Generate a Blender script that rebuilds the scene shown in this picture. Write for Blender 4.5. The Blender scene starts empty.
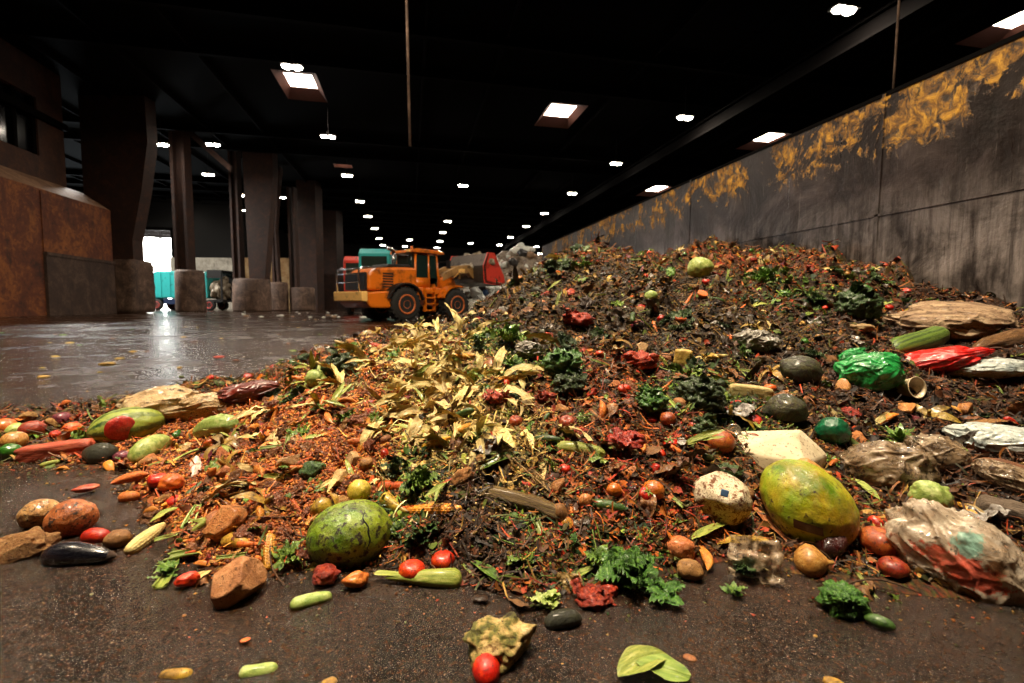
EXPO = 0.18
import bpy, math, random
import numpy as np
from mathutils import Vector, Matrix, Euler, Quaternion
PI = math.pi
R = math.radians
rnd = random.Random(11)
rng = np.random.default_rng(7)
scene = bpy.context.scene
col = scene.collection

# ------------------------------------------------------------------ camera
F = 483.0
CAMZ = 0.80
YAW, PITCH, ROLL = R(-11.9), R(-4.3), R(0.5)
cam_rot = Matrix.Rotation(YAW, 3, 'Z') @ Matrix.Rotation(R(90) + PITCH, 3, 'X') @ Matrix.Rotation(ROLL, 3, 'Z')
AX = Vector((math.sin(-YAW), math.cos(YAW), 0))
SIDE = Vector((math.cos(YAW), -math.sin(-YAW), 0))
CAM = Vector((0, 0, CAMZ))

def ray(px, py):
    return cam_rot @ Vector(((px - 512) / F, (341.5 - py) / F, -1.0))

def P(px, py, d):
    """point of the place seen at that spot of the photograph, d metres ahead"""
    r = ray(px, py)
    return CAM + r * (d / r.dot(AX))

def on_z(px, py, z):
    r = ray(px, py)
    return CAM + r * ((z - CAMZ) / r.z)

# ------------------------------------------------------------------ colours
def lin(c):
    return c / 12.92 if c <= 0.04045 else ((c + 0.055) / 1.055) ** 2.4

def hx(s, a=1.0):
    s = s.lstrip('#')
    return tuple(lin(int(s[i:i + 2], 16) / 255) for i in (0, 2, 4)) + (a,)

# ------------------------------------------------------------------ numpy noise
def _hash(ix, iy, iz, seed):
    h = (ix.astype(np.int64) * 374761393 + iy.astype(np.int64) * 668265263 + iz.astype(np.int64) * 2147483647 + seed * 1274126177) & 0xFFFFFFFF
    h = ((h ^ (h >> 13)) * 1274126177) & 0xFFFFFFFF
    h = ((h ^ (h >> 15)) * 2246822519) & 0xFFFFFFFF
    return ((h ^ (h >> 16)) & 0xFFFF) / 32767.5 - 1.0

def vn(p, seed=0):
    p = np.asarray(p, float)
    i = np.floor(p); f = p - i; f = f * f * (3 - 2 * f)
    x, y, z = i[..., 0], i[..., 1], i[..., 2]
    r = 0
    for dx in (0, 1):
        for dy in (0, 1):
            for dz in (0, 1):
                w = (f[..., 0] if dx else 1 - f[..., 0]) * (f[..., 1] if dy else 1 - f[..., 1]) * (f[..., 2] if dz else 1 - f[..., 2])
                r = r + w * _hash(x + dx, y + dy, z + dz, seed)
    return r

def fbm(p, oct=3, seed=0, gain=0.5):
    p = np.asarray(p, float); a = 1.0; r = 0
    for k in range(oct):
        r = r + a * vn(p * (2.03 ** k) + 13.7 * k, seed + k); a *= gain
    return r

# ------------------------------------------------------------------ mesh makers: return (verts Nx3, faces list)
def to_mesh(name, v, f, mats=(), smooth=True, midx=None, cols=None):
    me = bpy.data.meshes.new(name)
    v = np.asarray(v, float)
    me.from_pydata([tuple(a) for a in v], [], [tuple(int(i) for i in q) for q in f])
    for m in mats: me.materials.append(m)
    if smooth: me.polygons.foreach_set('use_smooth', [True] * len(me.polygons))
    if midx is not None: me.polygons.foreach_set('material_index', midx)
    if cols is not None:
        ca = me.color_attributes.new('Col', 'FLOAT_COLOR', 'POINT')
        ca.data.foreach_set('color', np.asarray(cols, np.float32).ravel())
    me.update()
    return me

def fast_mesh(name, v, f, k, mats=(), cols=None, smooth=False):
    """big mesh with faces of equal size k"""
    me = bpy.data.meshes.new(name)
    v = np.asarray(v, np.float32); f = np.asarray(f, np.int32)
    me.vertices.add(len(v)); me.vertices.foreach_set('co', v.ravel())
    me.loops.add(f.size); me.loops.foreach_set('vertex_index', f.ravel())
    me.polygons.add(len(f))
    me.polygons.foreach_set('loop_start', np.arange(0, f.size, k, dtype=np.int32))
    me.polygons.foreach_set('loop_total', np.full(len(f), k, np.int32))
    if smooth: me.polygons.foreach_set('use_smooth', np.ones(len(f), bool))
    for m in mats: me.materials.append(m)
    if cols is not None:
        ca = me.color_attributes.new('Col', 'FLOAT_COLOR', 'POINT')
        ca.data.foreach_set('color', np.asarray(cols, np.float32).ravel())
    me.update(calc_edges=True); me.validate()
    return me

def lathe(prof, seg=24, lobes=0, depth=0.0, axis='z'):
    """prof: (r, z) from bottom to top, r=0 ends allowed"""
    v = []; f = []
    n = len(prof)
    for (r, z) in prof:
        for j in range(seg):
            t = 2 * PI * j / seg
            rr = r * (1 + depth * (abs(math.cos(lobes * t / 2)) - 0.6)) if lobes else r
            v.append((rr * math.cos(t), rr * math.sin(t), z))
    for i in range(n - 1):
        for j in range(seg):
            a = i * seg + j; b = i * seg + (j + 1) % seg
            f.append((a, b, b + seg, a + seg))
    f.append(tuple(range(seg - 1, -1, -1))); f.append(tuple((n - 1) * seg + j for j in range(seg)))
    v = np.array(v)
    if axis == 'x': v = v[:, [2, 0, 1]]
    return v, f

def sph_prof(n=14, top=1.0, bot=1.0, e=1.0, dimple=0.0):
    out = []
    for i in range(n + 1):
        t = -PI / 2 + PI * i / n
        r = max(math.cos(t), 0.02) ** e
        z = math.sin(t) * (top if t > 0 else bot)
        if dimple: z -= dimple * math.exp(-(r / 0.35) ** 2) * (1 if t > 0 else -0.4)
        out.append((r, z))
    return out

_ico = {}
def ico(sub):
    if sub in _ico:
        v, f = _ico[sub]; return v.copy(), list(f)
    import bmesh
    bm = bmesh.new(); bmesh.ops.create_icosphere(bm, subdivisions=sub, radius=1)
    v = np.array([tuple(x.co) for x in bm.verts]); f = [tuple(x.index for x in p.verts) for p in bm.faces]
    bm.free(); _ico[sub] = (v, f)
    return v.copy(), list(f)

def lump(sub=3, rad=(1, 1, 1), amp=0.15, fr=1.5, seed=0, cuts=0, cutd=0.75, oct=3):
    v, f = ico(sub)
    v = v * (1 + amp * fbm(v * fr + seed * 7.1, oct, seed))[:, None]
    r = np.random.default_rng(seed + 99)
    for k in range(cuts):
        n = r.normal(size=3); n /= np.linalg.norm(n); h = cutd * r.uniform(0.8, 1.1)
        d = v @ n; ov = np.maximum(d - h, 0); v = v - ov[:, None] * n * 0.97
    return v * np.array(rad), f

def block(dims=(1, 1, 1), amp=0.03, fr=3, seed=0, n=8, e=7):
    """rounded box"""
    v, f = ico(4)
    m = (np.abs(v) ** e).sum(1) ** (1 / e)
    v = v / m[:, None]
    v = v * (1 + amp * fbm(v * fr + seed, 3, seed))[:, None]
    return v * np.array(dims) / 2, f

def grid_faces(nu, nv):
    return [(i * nv + j, i * nv + j + 1, (i + 1) * nv + j + 1, (i + 1) * nv + j) for i in range(nu - 1) for j in range(nv - 1)]

def leaf(L=1, W=0.4, curl=0.2, ruffle=0.05, rfreq=6, fold=0.15, nu=16, nv=9, seed=0, tip=1.0, base=0.5, twist=0.0, ribs=0.0, crumple=0.03):
    u = np.linspace(0, 1, nu)[:, None] * np.ones((1, nv)); w = np.linspace(-1, 1, nv)[None, :] * np.ones((nu, 1))
    wid = W / 2 * (np.sin(PI * np.clip(u, 0.0, 1)) ** 0.7 * (1 - 0.25 * u * tip) + base * 0.12 * (1 - u)) + 0.004 * L
    x = u * L; y = w * wid
    z = curl * L * (np.sin(u * PI * 0.9) - 0.3 * u) + fold * np.abs(y) + ruffle * L * np.abs(w) ** 1.5 * np.sin(u * rfreq * 2 * PI + seed + w * 1.7)
    z += ribs * np.cos(w * 14)
    pp = np.stack([x * 5 / L, y * 5 / L, 0 * x + seed], -1)
    z = z + crumple * L * fbm(pp, 3, seed)
    if twist:
        a = twist * u; y, z = y * np.cos(a) - z * np.sin(a), y * np.sin(a) + z * np.cos(a)
    v = np.stack([x, y, z], -1).reshape(-1, 3)
    return v, grid_faces(nu, nv)

def tube(pts, rad, seg=7):
    pts = [Vector(p) for p in pts]; v = []; f = []
    n = len(pts)
    if not hasattr(rad, '__len__'): rad = [rad] * n
    up = Vector((0.3, 0.2, 1)).normalized()
    for i, p in enumerate(pts):
        t = (pts[min(i + 1, n - 1)] - pts[max(i - 1, 0)]).normalized()
        a = t.cross(up)
        if a.length < 1e-3: a = t.cross(Vector((1, 0, 0)))
        a.normalize(); b = t.cross(a)
        for j in range(seg):
            th = 2 * PI * j / seg
            v.append(tuple(p + (a * math.cos(th) + b * math.sin(th)) * rad[i]))
    for i in range(n - 1):
        for j in range(seg):
            q = i * seg + j; w = i * seg + (j + 1) % seg
            f.append((q, w, w + seg, q + seg))
    f.append(tuple(range(seg - 1, -1, -1))); f.append(tuple((n - 1) * seg + j for j in range(seg)))
    return np.array(v), f

def join(*parts):
    V = []; Fc = []; n = 0
    for v, f in parts:
        V.append(np.asarray(v)); Fc += [tuple(i + n for i in q) for q in f]; n += len(v)
    return np.concatenate(V), Fc

def xf(part, loc=(0, 0, 0), rot=(0, 0, 0), sc=(1, 1, 1)):
    v, f = part
    M = np.array(Euler(rot).to_matrix())
    return (np.asarray(v) * np.array(sc)) @ M.T + np.array(loc), f

def box(x0, x1, y0, y1, z0, z1):
    v = np.array([(x, y, z) for x in (x0, x1) for y in (y0, y1) for z in (z0, z1)], float)
    return v, [(0, 1, 3, 2), (4, 6, 7, 5), (0, 4, 5, 1), (2, 3, 7, 6), (0, 2, 6, 4), (1, 5, 7, 3)]

def prism(pts, y0, y1):
    """outline in x,z extruded along y"""
    n = len(pts)
    v = [(x, y0, z) for x, z in pts] + [(x, y1, z) for x, z in pts]
    f = [tuple(range(n)), tuple(range(2 * n - 1, n - 1, -1))] + [(i, i + n, (i + 1) % n + n, (i + 1) % n) for i in range(n)]
    return np.array(v, float), f

def noisy(part, amp, fr, seed=0, oct=3):
    v, f = part
    d = np.stack([fbm(v * fr + 31 * k + seed, oct, seed + k) for k in range(3)], -1)
    return v + amp * d, f

# ------------------------------------------------------------------ objects
def tag(o, label=None, cat=None, group=None, kind=None):
    if label: o['label'] = label
    if cat: o['category'] = cat
    if group: o['group'] = group
    if kind: o['kind'] = kind
    return o

def obj(name, me, parent=None, loc=(0, 0, 0), rot=None, sc=None, bevel=0):
    o = bpy.data.objects.new(name, me); col.objects.link(o)
    if parent: o.parent = parent
    o.location = loc
    if rot is not None:
        if isinstance(rot, Quaternion): o.rotation_mode = 'QUATERNION'; o.rotation_quaternion = rot
        else: o.rotation_euler = rot
    if sc is not None: o.scale = sc if hasattr(sc, '__len__') else (sc, sc, sc)
    if bevel:
        b = o.modifiers.new('b', 'BEVEL'); b.width = bevel; b.segments = 2; b.limit_method = 'ANGLE'
    return o

def mk(name, part, mat, parent=None, loc=(0, 0, 0), rot=None, sc=None, smooth=True, bevel=0):
    return obj(name, to_mesh(name, part[0], part[1], [mat] if not isinstance(mat, (list, tuple)) else mat, smooth), parent, loc, rot, sc, bevel)

def empty(name, loc=(0, 0, 0), rot=(0, 0, 0)):
    o = bpy.data.objects.new(name, None); col.objects.link(o); o.location = loc; o.rotation_euler = rot
    return o

# ------------------------------------------------------------------ materials
class NT:
    def __init__(s, name):
        s.m = bpy.data.materials.new(name); s.m.use_nodes = True
        s.t = s.m.node_tree; s.b = s.t.nodes['Principled BSDF']; s.out = s.t.nodes['Material Output']
    def n(s, typ, **kw):
        nd = s.t.nodes.new(typ)
        for k, v in kw.items():
            if k in nd.inputs: nd.inputs[k].default_value = v
            else: setattr(nd, k, v)
        return nd
    def l(s, a, b): s.t.links.new(a, b)
    def noise(s, vec, scale, detail=4, rough=0.55, dist=0.0):
        nd = s.n('ShaderNodeTexNoise'); nd.inputs['Scale'].default_value = scale; nd.inputs['Detail'].default_value = detail
        nd.inputs['Roughness'].default_value = rough; nd.inputs['Distortion'].default_value = dist
        if vec is not None: s.l(vec, nd.inputs['Vector'])
        return nd.outputs['Fac']
    def ramp(s, fac, stops, interp='LINEAR'):
        nd = s.n('ShaderNodeValToRGB'); cr = nd.color_ramp; cr.interpolation = interp
        while len(cr.elements) < len(stops): cr.elements.new(0.5)
        for e, (p, c) in zip(cr.elements, stops): e.position = p; e.color = c if len(c) == 4 else (*c, 1)
        s.l(fac, nd.inputs['Fac']); return nd.outputs['Color']
    def bw(s, fac, a, b, lo=0.0, hi=1.0):
        nd = s.n('ShaderNodeMapRange'); nd.inputs['From Min'].default_value = a; nd.inputs['From Max'].default_value = b
        nd.inputs['To Min'].default_value = lo; nd.inputs['To Max'].default_value = hi; s.l(fac, nd.inputs['Value']); return nd.outputs['Result']
    def mix(s, fac, a, b, mode='MIX'):
        nd = s.n('ShaderNodeMix', data_type='RGBA', blend_type=mode)
        for i, x in ((0, fac), (6, a), (7, b)):
            if hasattr(x, 'links') or hasattr(x, 'is_output'): s.l(x, nd.inputs[i])
            else: nd.inputs[i].default_value = x
        return nd.outputs[2]
    def math(s, op, a, b=0.0):
        nd = s.n('ShaderNodeMath', operation=op)
        for i, x in enumerate((a, b)):
            if hasattr(x, 'is_output'): s.l(x, nd.inputs[i])
            else: nd.inputs[i].default_value = x
        return nd.outputs[0]
    def scale(s, vec, sc):
        nd = s.n('ShaderNodeMapping'); nd.inputs['Scale'].default_value = sc; s.l(vec, nd.inputs['Vector']); return nd.outputs['Vector']
    def bump(s, h, strength=0.3, dist=0.01, prev=None):
        nd = s.n('ShaderNodeBump'); nd.inputs['Strength'].default_value = strength; nd.inputs['Distance'].default_value = dist
        s.l(h, nd.inputs['Height'])
        if prev is not None: s.l(prev, nd.inputs['Normal'])
        return nd.outputs['Normal']

DIRT = hx('#24150b')
def fmat(name, cols, scale=3.0, rough=0.4, bump=0.35, dirt=0.35, dscale=6.0, var=0.35, hue=0.012, coat=0.25, dirtcol=None, stretch=None, bscale=None, sss=0.0, dist=0.004, vs=1.0):
    """food material: mottled colour, varying from object to object, with soil stuck to it"""
    s = NT(name)
    tc = s.n('ShaderNodeTexCoord'); oi = s.n('ShaderNodeObjectInfo')
    add = s.n('ShaderNodeVectorMath', operation='ADD'); s.l(s.scale(tc.outputs['Object'], (vs, vs, vs)), add.inputs[0])
    mul = s.n('ShaderNodeVectorMath', operation='SCALE'); mul.inputs[0].default_value = (37, 53, 71); s.l(oi.outputs['Random'], mul.inputs['Scale'])
    s.l(mul.outputs[0], add.inputs[1]); vec = add.outputs[0]
    v2 = s.scale(vec, stretch) if stretch else vec
    n1 = s.noise(v2, scale, 5, 0.6, 0.4)
    k = len(cols); st = [(0.28 + 0.44 * i / max(k - 1, 1), hx(c)) for i, c in enumerate(cols)]
    c = s.ramp(n1, st)
    hsv = s.n('ShaderNodeHueSaturation'); s.l(c, hsv.inputs['Color'])
    s.l(s.bw(oi.outputs['Random'], 0, 1, 0.5 - hue, 0.5 + hue), hsv.inputs['Hue'])
    w = s.n('ShaderNodeTexWhiteNoise', noise_dimensions='1D'); s.l(oi.outputs['Random'], w.inputs['W'])
    s.l(s.bw(w.outputs['Value'], 0, 1, 1 - var, 1 + var * 0.35), hsv.inputs['Value'])
    n2 = s.noise(vec, dscale, 6, 0.7, 0.2)
    th = 0.72 - dirt * 0.4
    dm = s.bw(n2, th, th + 0.07)
    cc = s.mix(dm, hsv.outputs['Color'], dirtcol or DIRT)
    n4 = s.noise(vec, dscale * 4.5, 4, .6); cc = s.mix(s.bw(n4, .66 - dirt * .2, .70 - dirt * .2, 0, .8), cc, dirtcol or DIRT)
    s.l(cc, s.b.inputs['Base Color'])
    s.l(s.bw(n2, 0.3, 0.75, rough * 0.7, min(rough + 0.3, 0.95)), s.b.inputs['Roughness'])
    s.b.inputs['Coat Weight'].default_value = coat; s.b.inputs['Coat Roughness'].default_value = 0.18
    if sss:
        s.b.inputs['Subsurface Weight'].default_value = sss; s.b.inputs['Subsurface Radius'].default_value = (0.02, 0.01, 0.004); s.b.inputs['Subsurface Scale'].default_value = 0.5
    n3 = s.noise(v2, bscale or scale * 5, 6, 0.65)
    nb = s.bump(n3, bump, dist); nb = s.bump(n2, min(bump * 1.5, 1), dist * 1.8, nb)
    s.l(nb, s.b.inputs['Normal'])
    s.vec = vec; s.colour = cc; s.nrm = nb
    return s

def plain(name, c, rough=0.5, metal=0.0, bump=0.0, bs=30, var=0.25, emit=0, coat=0, dirt=0.0):
    s = NT(name); tc = s.n('ShaderNodeTexCoord'); v = tc.outputs['Object']
    n = s.noise(v, bs / 6, 4); c4 = hx(c)
    dk = tuple(x * (1 - var) for x in c4[:3]) + (1,)
    cc = s.mix(n, dk, c4)
    if dirt: cc = s.mix(s.bw(s.noise(v, bs / 10, 6, 0.7), 0.62 - 0.3 * dirt, 0.75 - 0.2 * dirt), cc, DIRT)
    s.l(cc, s.b.inputs['Base Color']); s.b.inputs['Roughness'].default_value = rough; s.b.inputs['Metallic'].default_value = metal
    s.b.inputs['Coat Weight'].default_value = coat
    if bump: s.l(s.bump(s.noise(v, bs, 5), bump, 0.01), s.b.inputs['Normal'])
    if emit: s.b.inputs['Emission Color'].default_value = c4; s.b.inputs['Emission Strength'].default_value = emit
    return s.m
# ------------------------------------------------------------------ the heap's height field
WALLX = 6.0
CT = []   # control points x, y, z
def c_at(px, py, d):
    p = P(px, py, d); CT.append((p.x, p.y, p.z))
def c_floor(px, d, z=0.0):
    q = CAM + AX * d + SIDE * ((px - 512) / F * d); CT.append((q.x, q.y, z))
edge = [(-250, 2.5), (-80, 2.35), (0, 2.28), (100, 2.25), (135, 1.75), (160, 1.50), (200, 1.37), (250, 1.36), (300, 1.38), (350, 1.40), (400, 1.40), (450, 1.33), (500, 1.27), (560, 1.27), (620, 1.30), (680, 1.40),
        (740, 1.47), (800, 1.42), (850, 1.36), (900, 1.33), (960, 1.30), (1024, 1.27), (1150, 1.24), (1400, 1.15)]
for px, d in edge:
    c_floor(px, d, 0.0); c_floor(px, d - 0.12, -0.05); c_floor(px, d - 0.5, -0.14)
back = [(-250, 3.0), (-80, 3.2), (0, 3.3), (60, 3.5), (100, 3.7), (150, 3.95), (200, 4.15), (250, 4.7), (300, 5.2), (360, 5.6), (420, 6.3), (450, 8.0)]
for px, d in back:
    c_floor(px, d, 0.0); c_floor(px, d + 0.3, -0.08); c_floor(px, d + 1.2, -0.2)
for px, d, z in [(-80, 2.75, .05), (0, 2.8, .08), (60, 2.9, .09), (100, 3.0, .10), (150, 2.6, .10), (150, 3.3, .12), (150, 2.0, .07), (200, 1.6, .07), (200, 2.1, .12), (200, 3.0, .16), (250, 1.7, .13), (250, 2.4, .20), (250, 3.3, .22),
                 (300, 1.55, .09), (300, 1.75, .16), (300, 2.2, .26), (300, 3.0, .33), (300, 3.9, .28), (350, 1.62, .12), (350, 2.2, .31), (350, 3.0, .43),
                 (400, 1.6, .15), (400, 2.1, .33), (400, 3.0, .51), (400, 3.7, .55), (400, 4.7, .33), (450, 1.6, .19), (450, 2.2, .40), (450, 3.2, .62), (450, 4.3, .54), (450, 5.3, .3)]:
    c_floor(px, d, z)
for px, py, d in [(480, 309, 5.0), (520, 286, 6.0), (560, 267, 6.9), (600, 255, 7.3), (640, 256, 7.6), (690, 262, 7.9), (700, 264, 8.2), (740, 253, 8.6), (790, 256, 7.7), (840, 263, 6.8), (900, 287, 5.75),
                  (960, 304, 5.0), (1024, 316, 4.45), (1200, 340, 3.3),
                  (500, 505, 1.5), (500, 410, 2.0), (500, 345, 2.8), (500, 300, 4.0), (550, 280, 5.2), (600, 505, 1.52), (600, 410, 2.0), (600, 335, 3.0), (600, 297, 4.2), (620, 272, 6.0),
                  (680, 500, 1.62), (680, 410, 2.1), (680, 335, 3.1), (680, 297, 4.4), (700, 274, 6.2), (750, 490, 1.72), (750, 400, 2.3), (750, 330, 3.3), (750, 292, 4.8), (760, 268, 6.4),
                  (820, 495, 1.75), (820, 420, 2.2), (820, 345, 3.2), (820, 300, 4.4), (830, 275, 5.6), (880, 500, 1.7), (880, 430, 2.15), (880, 360, 3.0), (880, 312, 4.1), (940, 505, 1.65), (940, 430, 2.2), (940, 368, 2.9), (940, 325, 3.9),
                  (1000, 500, 1.65), (1000, 430, 2.2), (1000, 370, 2.8), (1010, 330, 3.8), (1100, 480, 1.6), (1100, 400, 2.3), (1150, 360, 2.8)]:
    c_at(px, py, d)
for x, y, z in [(6, 12, 1.6), (6, 15, .9), (6, 18, -.1), (3.5, 12, 1.1), (1.5, 12, .6), (0, 12, -.1), (3, 15, -.1), (-2, 12, -.2), (6, 1.5, .62), (6, 0.3, .55), (4.5, 0, .35), (3.0, 0.1, .1), (2.2, 0.1, -.05), (2, -.8, -.1), (5, -1, 0.3), (0, 0, -.2), (-2, 0, -.2)]:
    CT.append((x, y, z))
CT = np.array(CT)
def _tps(r2): return r2 * np.log(r2 + 1e-9)
_n = len(CT); _d2 = ((CT[:, None, :2] - CT[None, :, :2]) ** 2).sum(-1)
_A = np.zeros((_n + 3, _n + 3)); _A[:_n, :_n] = _tps(_d2) + 0.006 * np.eye(_n)
_A[:_n, _n] = 1; _A[:_n, _n + 1:] = CT[:, :2]; _A[_n, :_n] = 1; _A[_n + 1:, :_n] = CT[:, :2].T
_w = np.linalg.solve(_A, np.concatenate([CT[:, 2], np.zeros(3)]))
def _H0x(x, y):
    x = np.asarray(x, float); y = np.asarray(y, float); sh = x.shape; x = x.ravel(); y = y.ravel()
    out = np.empty(len(x))
    for i in range(0, len(x), 20000):
        q = np.stack([x[i:i + 20000], y[i:i + 20000]], -1)
        out[i:i + 20000] = _tps(((q[:, None] - CT[None, :, :2]) ** 2).sum(-1)) @ _w[:_n] + _w[_n] + q @ _w[_n + 1:]
    return out.reshape(sh)
_gx = np.arange(-9.5, 6.6, .04); _gy = np.arange(-2.0, 17.0, .04)
_G = _H0x(*np.meshgrid(_gx, _gy, indexing='ij'))
def H0(x, y):
    u = np.clip((np.asarray(x, float) + 9.5) / .04, 0, len(_gx) - 1.001); v = np.clip((np.asarray(y, float) + 2.0) / .04, 0, len(_gy) - 1.001)
    i = u.astype(int); j = v.astype(int); a = u - i; b = v - j
    h = _G[i, j] * (1 - a) * (1 - b) + _G[i + 1, j] * a * (1 - b) + _G[i, j + 1] * (1 - a) * b + _G[i + 1, j + 1] * a * b
    return h
def HN(x, y, h):
    r = np.sqrt(x * x + y * y); a = (0.008 + 0.0125 * r) * np.clip(h / 0.08 + 0.3, 0.15, 1)
    p = np.stack([x, y, 0 * x], -1)
    return a * (1.3 * fbm(p * 2.2, 2, 3) + 1.1 * fbm(p * 6, 2, 5)) + np.clip(h / 0.1, 0, 1) * (0.012 * fbm(p * 22, 2, 9))
def H(x, y):
    x = np.asarray(x, float); y = np.asarray(y, float)
    h = H0(x, y); return h + HN(x, y, h)
_ts = np.concatenate([np.arange(0.8, 4, 0.02), np.arange(4, 14, 0.08)])
def PH(px, py):
    """where that line of sight meets the heap or the floor"""
    r = ray(px, py); k = 1 / r.dot(AX)
    X = r.x * k * _ts; Y = r.y * k * _ts; Z = CAMZ + r.z * k * _ts
    b = np.where(Z <= np.maximum(H(X, Y), 0))[0]
    if len(b) == 0: d = 9.0
    else: d = _ts[b[0]]
    return P(px, py, d), d

def visible(x, y, z, tol=0.10):
    n = len(x); ok = np.ones(n, bool)
    for t in np.linspace(0.25, 0.97, 26):
        ok &= (CAMZ + (z + 0.12 - CAMZ) * t) > H0(x * t, y * t) - tol
    return ok

# ------------------------------------------------------------------ zones of the heap
def zb(px, py, rad, pal):
    p, d = PH(px, py); return (p.x, p.y, rad * d, pal)
ZB = [zb(*a) for a in [
    (230, 440, .22, 'pulp'), (190, 490, .17, 'pulp'), (300, 410, .22, 'pulp'), (290, 460, .18, 'pulp'), (345, 430, .12, 'pulp'), (260, 500, .12, 'pulp'), (200, 440, .12, 'pulp'),
    (430, 365, .14, 'husk'), (400, 395, .12, 'husk'), (450, 405, .13, 'husk'), (375, 365, .10, 'husk'), (490, 425, .10, 'husk'), (430, 440, .10, 'husk'), (420, 340, .08, 'husk'), (520, 440, .06, 'husk'),
    (340, 372, .10, 'green'), (540, 370, .06, 'green'), (490, 340, .07, 'green'), (410, 480, .07, 'green'), (390, 520, .05, 'green'), (600, 570, .08, 'green'), (650, 570, .06, 'green'), (520, 520, .06, 'green'),
    (700, 400, .10, 'green'), (840, 300, .10, 'green'), (780, 278, .06, 'green'), (560, 265, .05, 'green'), (880, 290, .06, 'green'), (670, 400, .06, 'green'), (60, 415, .15, 'rust'), (20, 425, .1, 'dark'), (110, 412, .1, 'mix'), (150, 560, .06, 'green'),
    (490, 310, .12, 'dark'), (560, 300, .14, 'dark'), (520, 285, .10, 'dark'), (640, 300, .16, 'dark'), (600, 275, .14, 'dark'), (700, 330, .14, 'dark'), (780, 340, .12, 'dark'), (680, 280, .10, 'dark'), (540, 340, .08, 'dark'),
    (960, 420, .22, 'earth'), (930, 305, .2, 'earth'), (1000, 310, .25, 'earth'), (1000, 480, .2, 'earth'), (880, 330, .1, 'earth'), (860, 400, .12, 'earth'), (960, 340, .2, 'earth'), (480, 580, .06, 'earth'),
    (800, 268, .12, 'rust'), (740, 265, .08, 'rust'), (840, 280, .10, 'rust'), (620, 370, .12, 'rust'), (600, 400, .12, 'rust'), (640, 440, .12, 'rust'), (590, 480, .12, 'rust'), (640, 500, .12, 'rust'), (570, 520, .1, 'rust'), (690, 520, .10, 'rust'),
    (540, 440, .08, 'straw'), (500, 470, .08, 'straw'), (520, 490, .08, 'straw'), (460, 500, .06, 'earth'), (480, 540, .08, 'earth')]]
PAL = {
    'pulp': ['#a85420', '#8a4414', '#c07a2c', '#6a300c', '#b46420', '#904812', '#cc9040', '#4e260a', '#7c5c1c', '#b04810'],
    'dark': ['#301c08', '#40280c', '#4c3410', '#201406', '#604414', '#342208', '#70541c', '#181006', '#3c3c10'],
    'green': ['#3e5a1a', '#24401a', '#5c7a24', '#2c4816', '#768c30', '#1c3414', '#4a3a18'],
    'husk': ['#dcc078', '#b8944c', '#e8d490', '#8c6a30', '#b89a50', '#705020', '#9aa040'],
    'rust': ['#8a4414', '#a45a18', '#643410', '#4a2812', '#b86024', '#9a2c14', '#5c4018', '#3c200e', '#4c4414', '#2c1c0a'],
    'earth': ['#28160a', '#38200f', '#1a0f08', '#46280f', '#2c190b', '#54341a', '#5c3012'],
    'straw': ['#8a6a30', '#a08040', '#5c4420', '#3c2a14', '#705426', '#4c5420', '#b49858'],
    'mix': ['#6a3c10', '#80480f', '#3c2410', '#7c4a1c', '#2c1c0e', '#4c3814', '#4c5a1c', '#8a5420', '#983818', '#947030', '#3c3c12', '#241608']}
PALN = list(PAL)
PALC = {k: np.array([hx(c) for c in v]) for k, v in PAL.items()}
def zone(x, y):
    """palette index for each point"""
    W = np.full((len(x), len(PALN)), 0.0); W[:, PALN.index('mix')] = 0.30
    for (a, b, r, p) in ZB:
        W[:, PALN.index(p)] += np.exp(-((x - a) ** 2 + (y - b) ** 2) / (r * r))
    W = W ** 1.3
    W /= W.sum(1, keepdims=True)
    c = W.cumsum(1); u = rng.random(len(x))[:, None]
    return (u > c).sum(1).clip(0, len(PALN) - 1)

# ------------------------------------------------------------------ materials of the setting
def m_floor():
    s = NT('wet_concrete'); tc = s.n('ShaderNodeTexCoord'); v = tc.outputs['Object']
    big = s.noise(v, 0.5, 5, 0.6, 0.4); mid = s.noise(v, 5, 6, 0.65, 0.3); fine = s.noise(v, 60, 5, 0.75); grit = s.noise(v, 170, 3, 0.7)
    vo = s.n('ShaderNodeTexVoronoi', feature='F1'); vo.inputs['Scale'].default_value = 70; s.l(v, vo.inputs['Vector'])
    c = s.ramp(mid, [(0.30, hx('#0c0603')), (0.5, hx('#1c0f06')), (0.72, hx('#341f0e'))])
    c = s.mix(s.bw(fine, 0.5, 0.8), c, hx('#6c4420')); c = s.mix(s.bw(grit, 0.5, 0.3), c, hx('#150d08'))
    s.l(c, s.b.inputs['Base Color'])
    rr = s.math('ADD', s.bw(big, 0.4, 0.62, 0.05, 0.24), s.bw(mid, 0.35, 0.7, 0.0, 0.16))
    s.l(rr, s.b.inputs['Roughness']); s.b.inputs['Specular IOR Level'].default_value = 0.6
    st = s.scale(v, (1.0, 2.2, 1)); rip = s.noise(st, 2.2, 4, 0.55, 0.6)
    nb = s.bump(rip, 0.55, 0.02); nb = s.bump(fine, 0.8, 0.010, nb); nb = s.bump(grit, 0.8, 0.005, nb); nb = s.bump(mid, 0.3, 0.02, nb)
    s.l(nb, s.b.inputs['Normal']); return s.m
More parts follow.
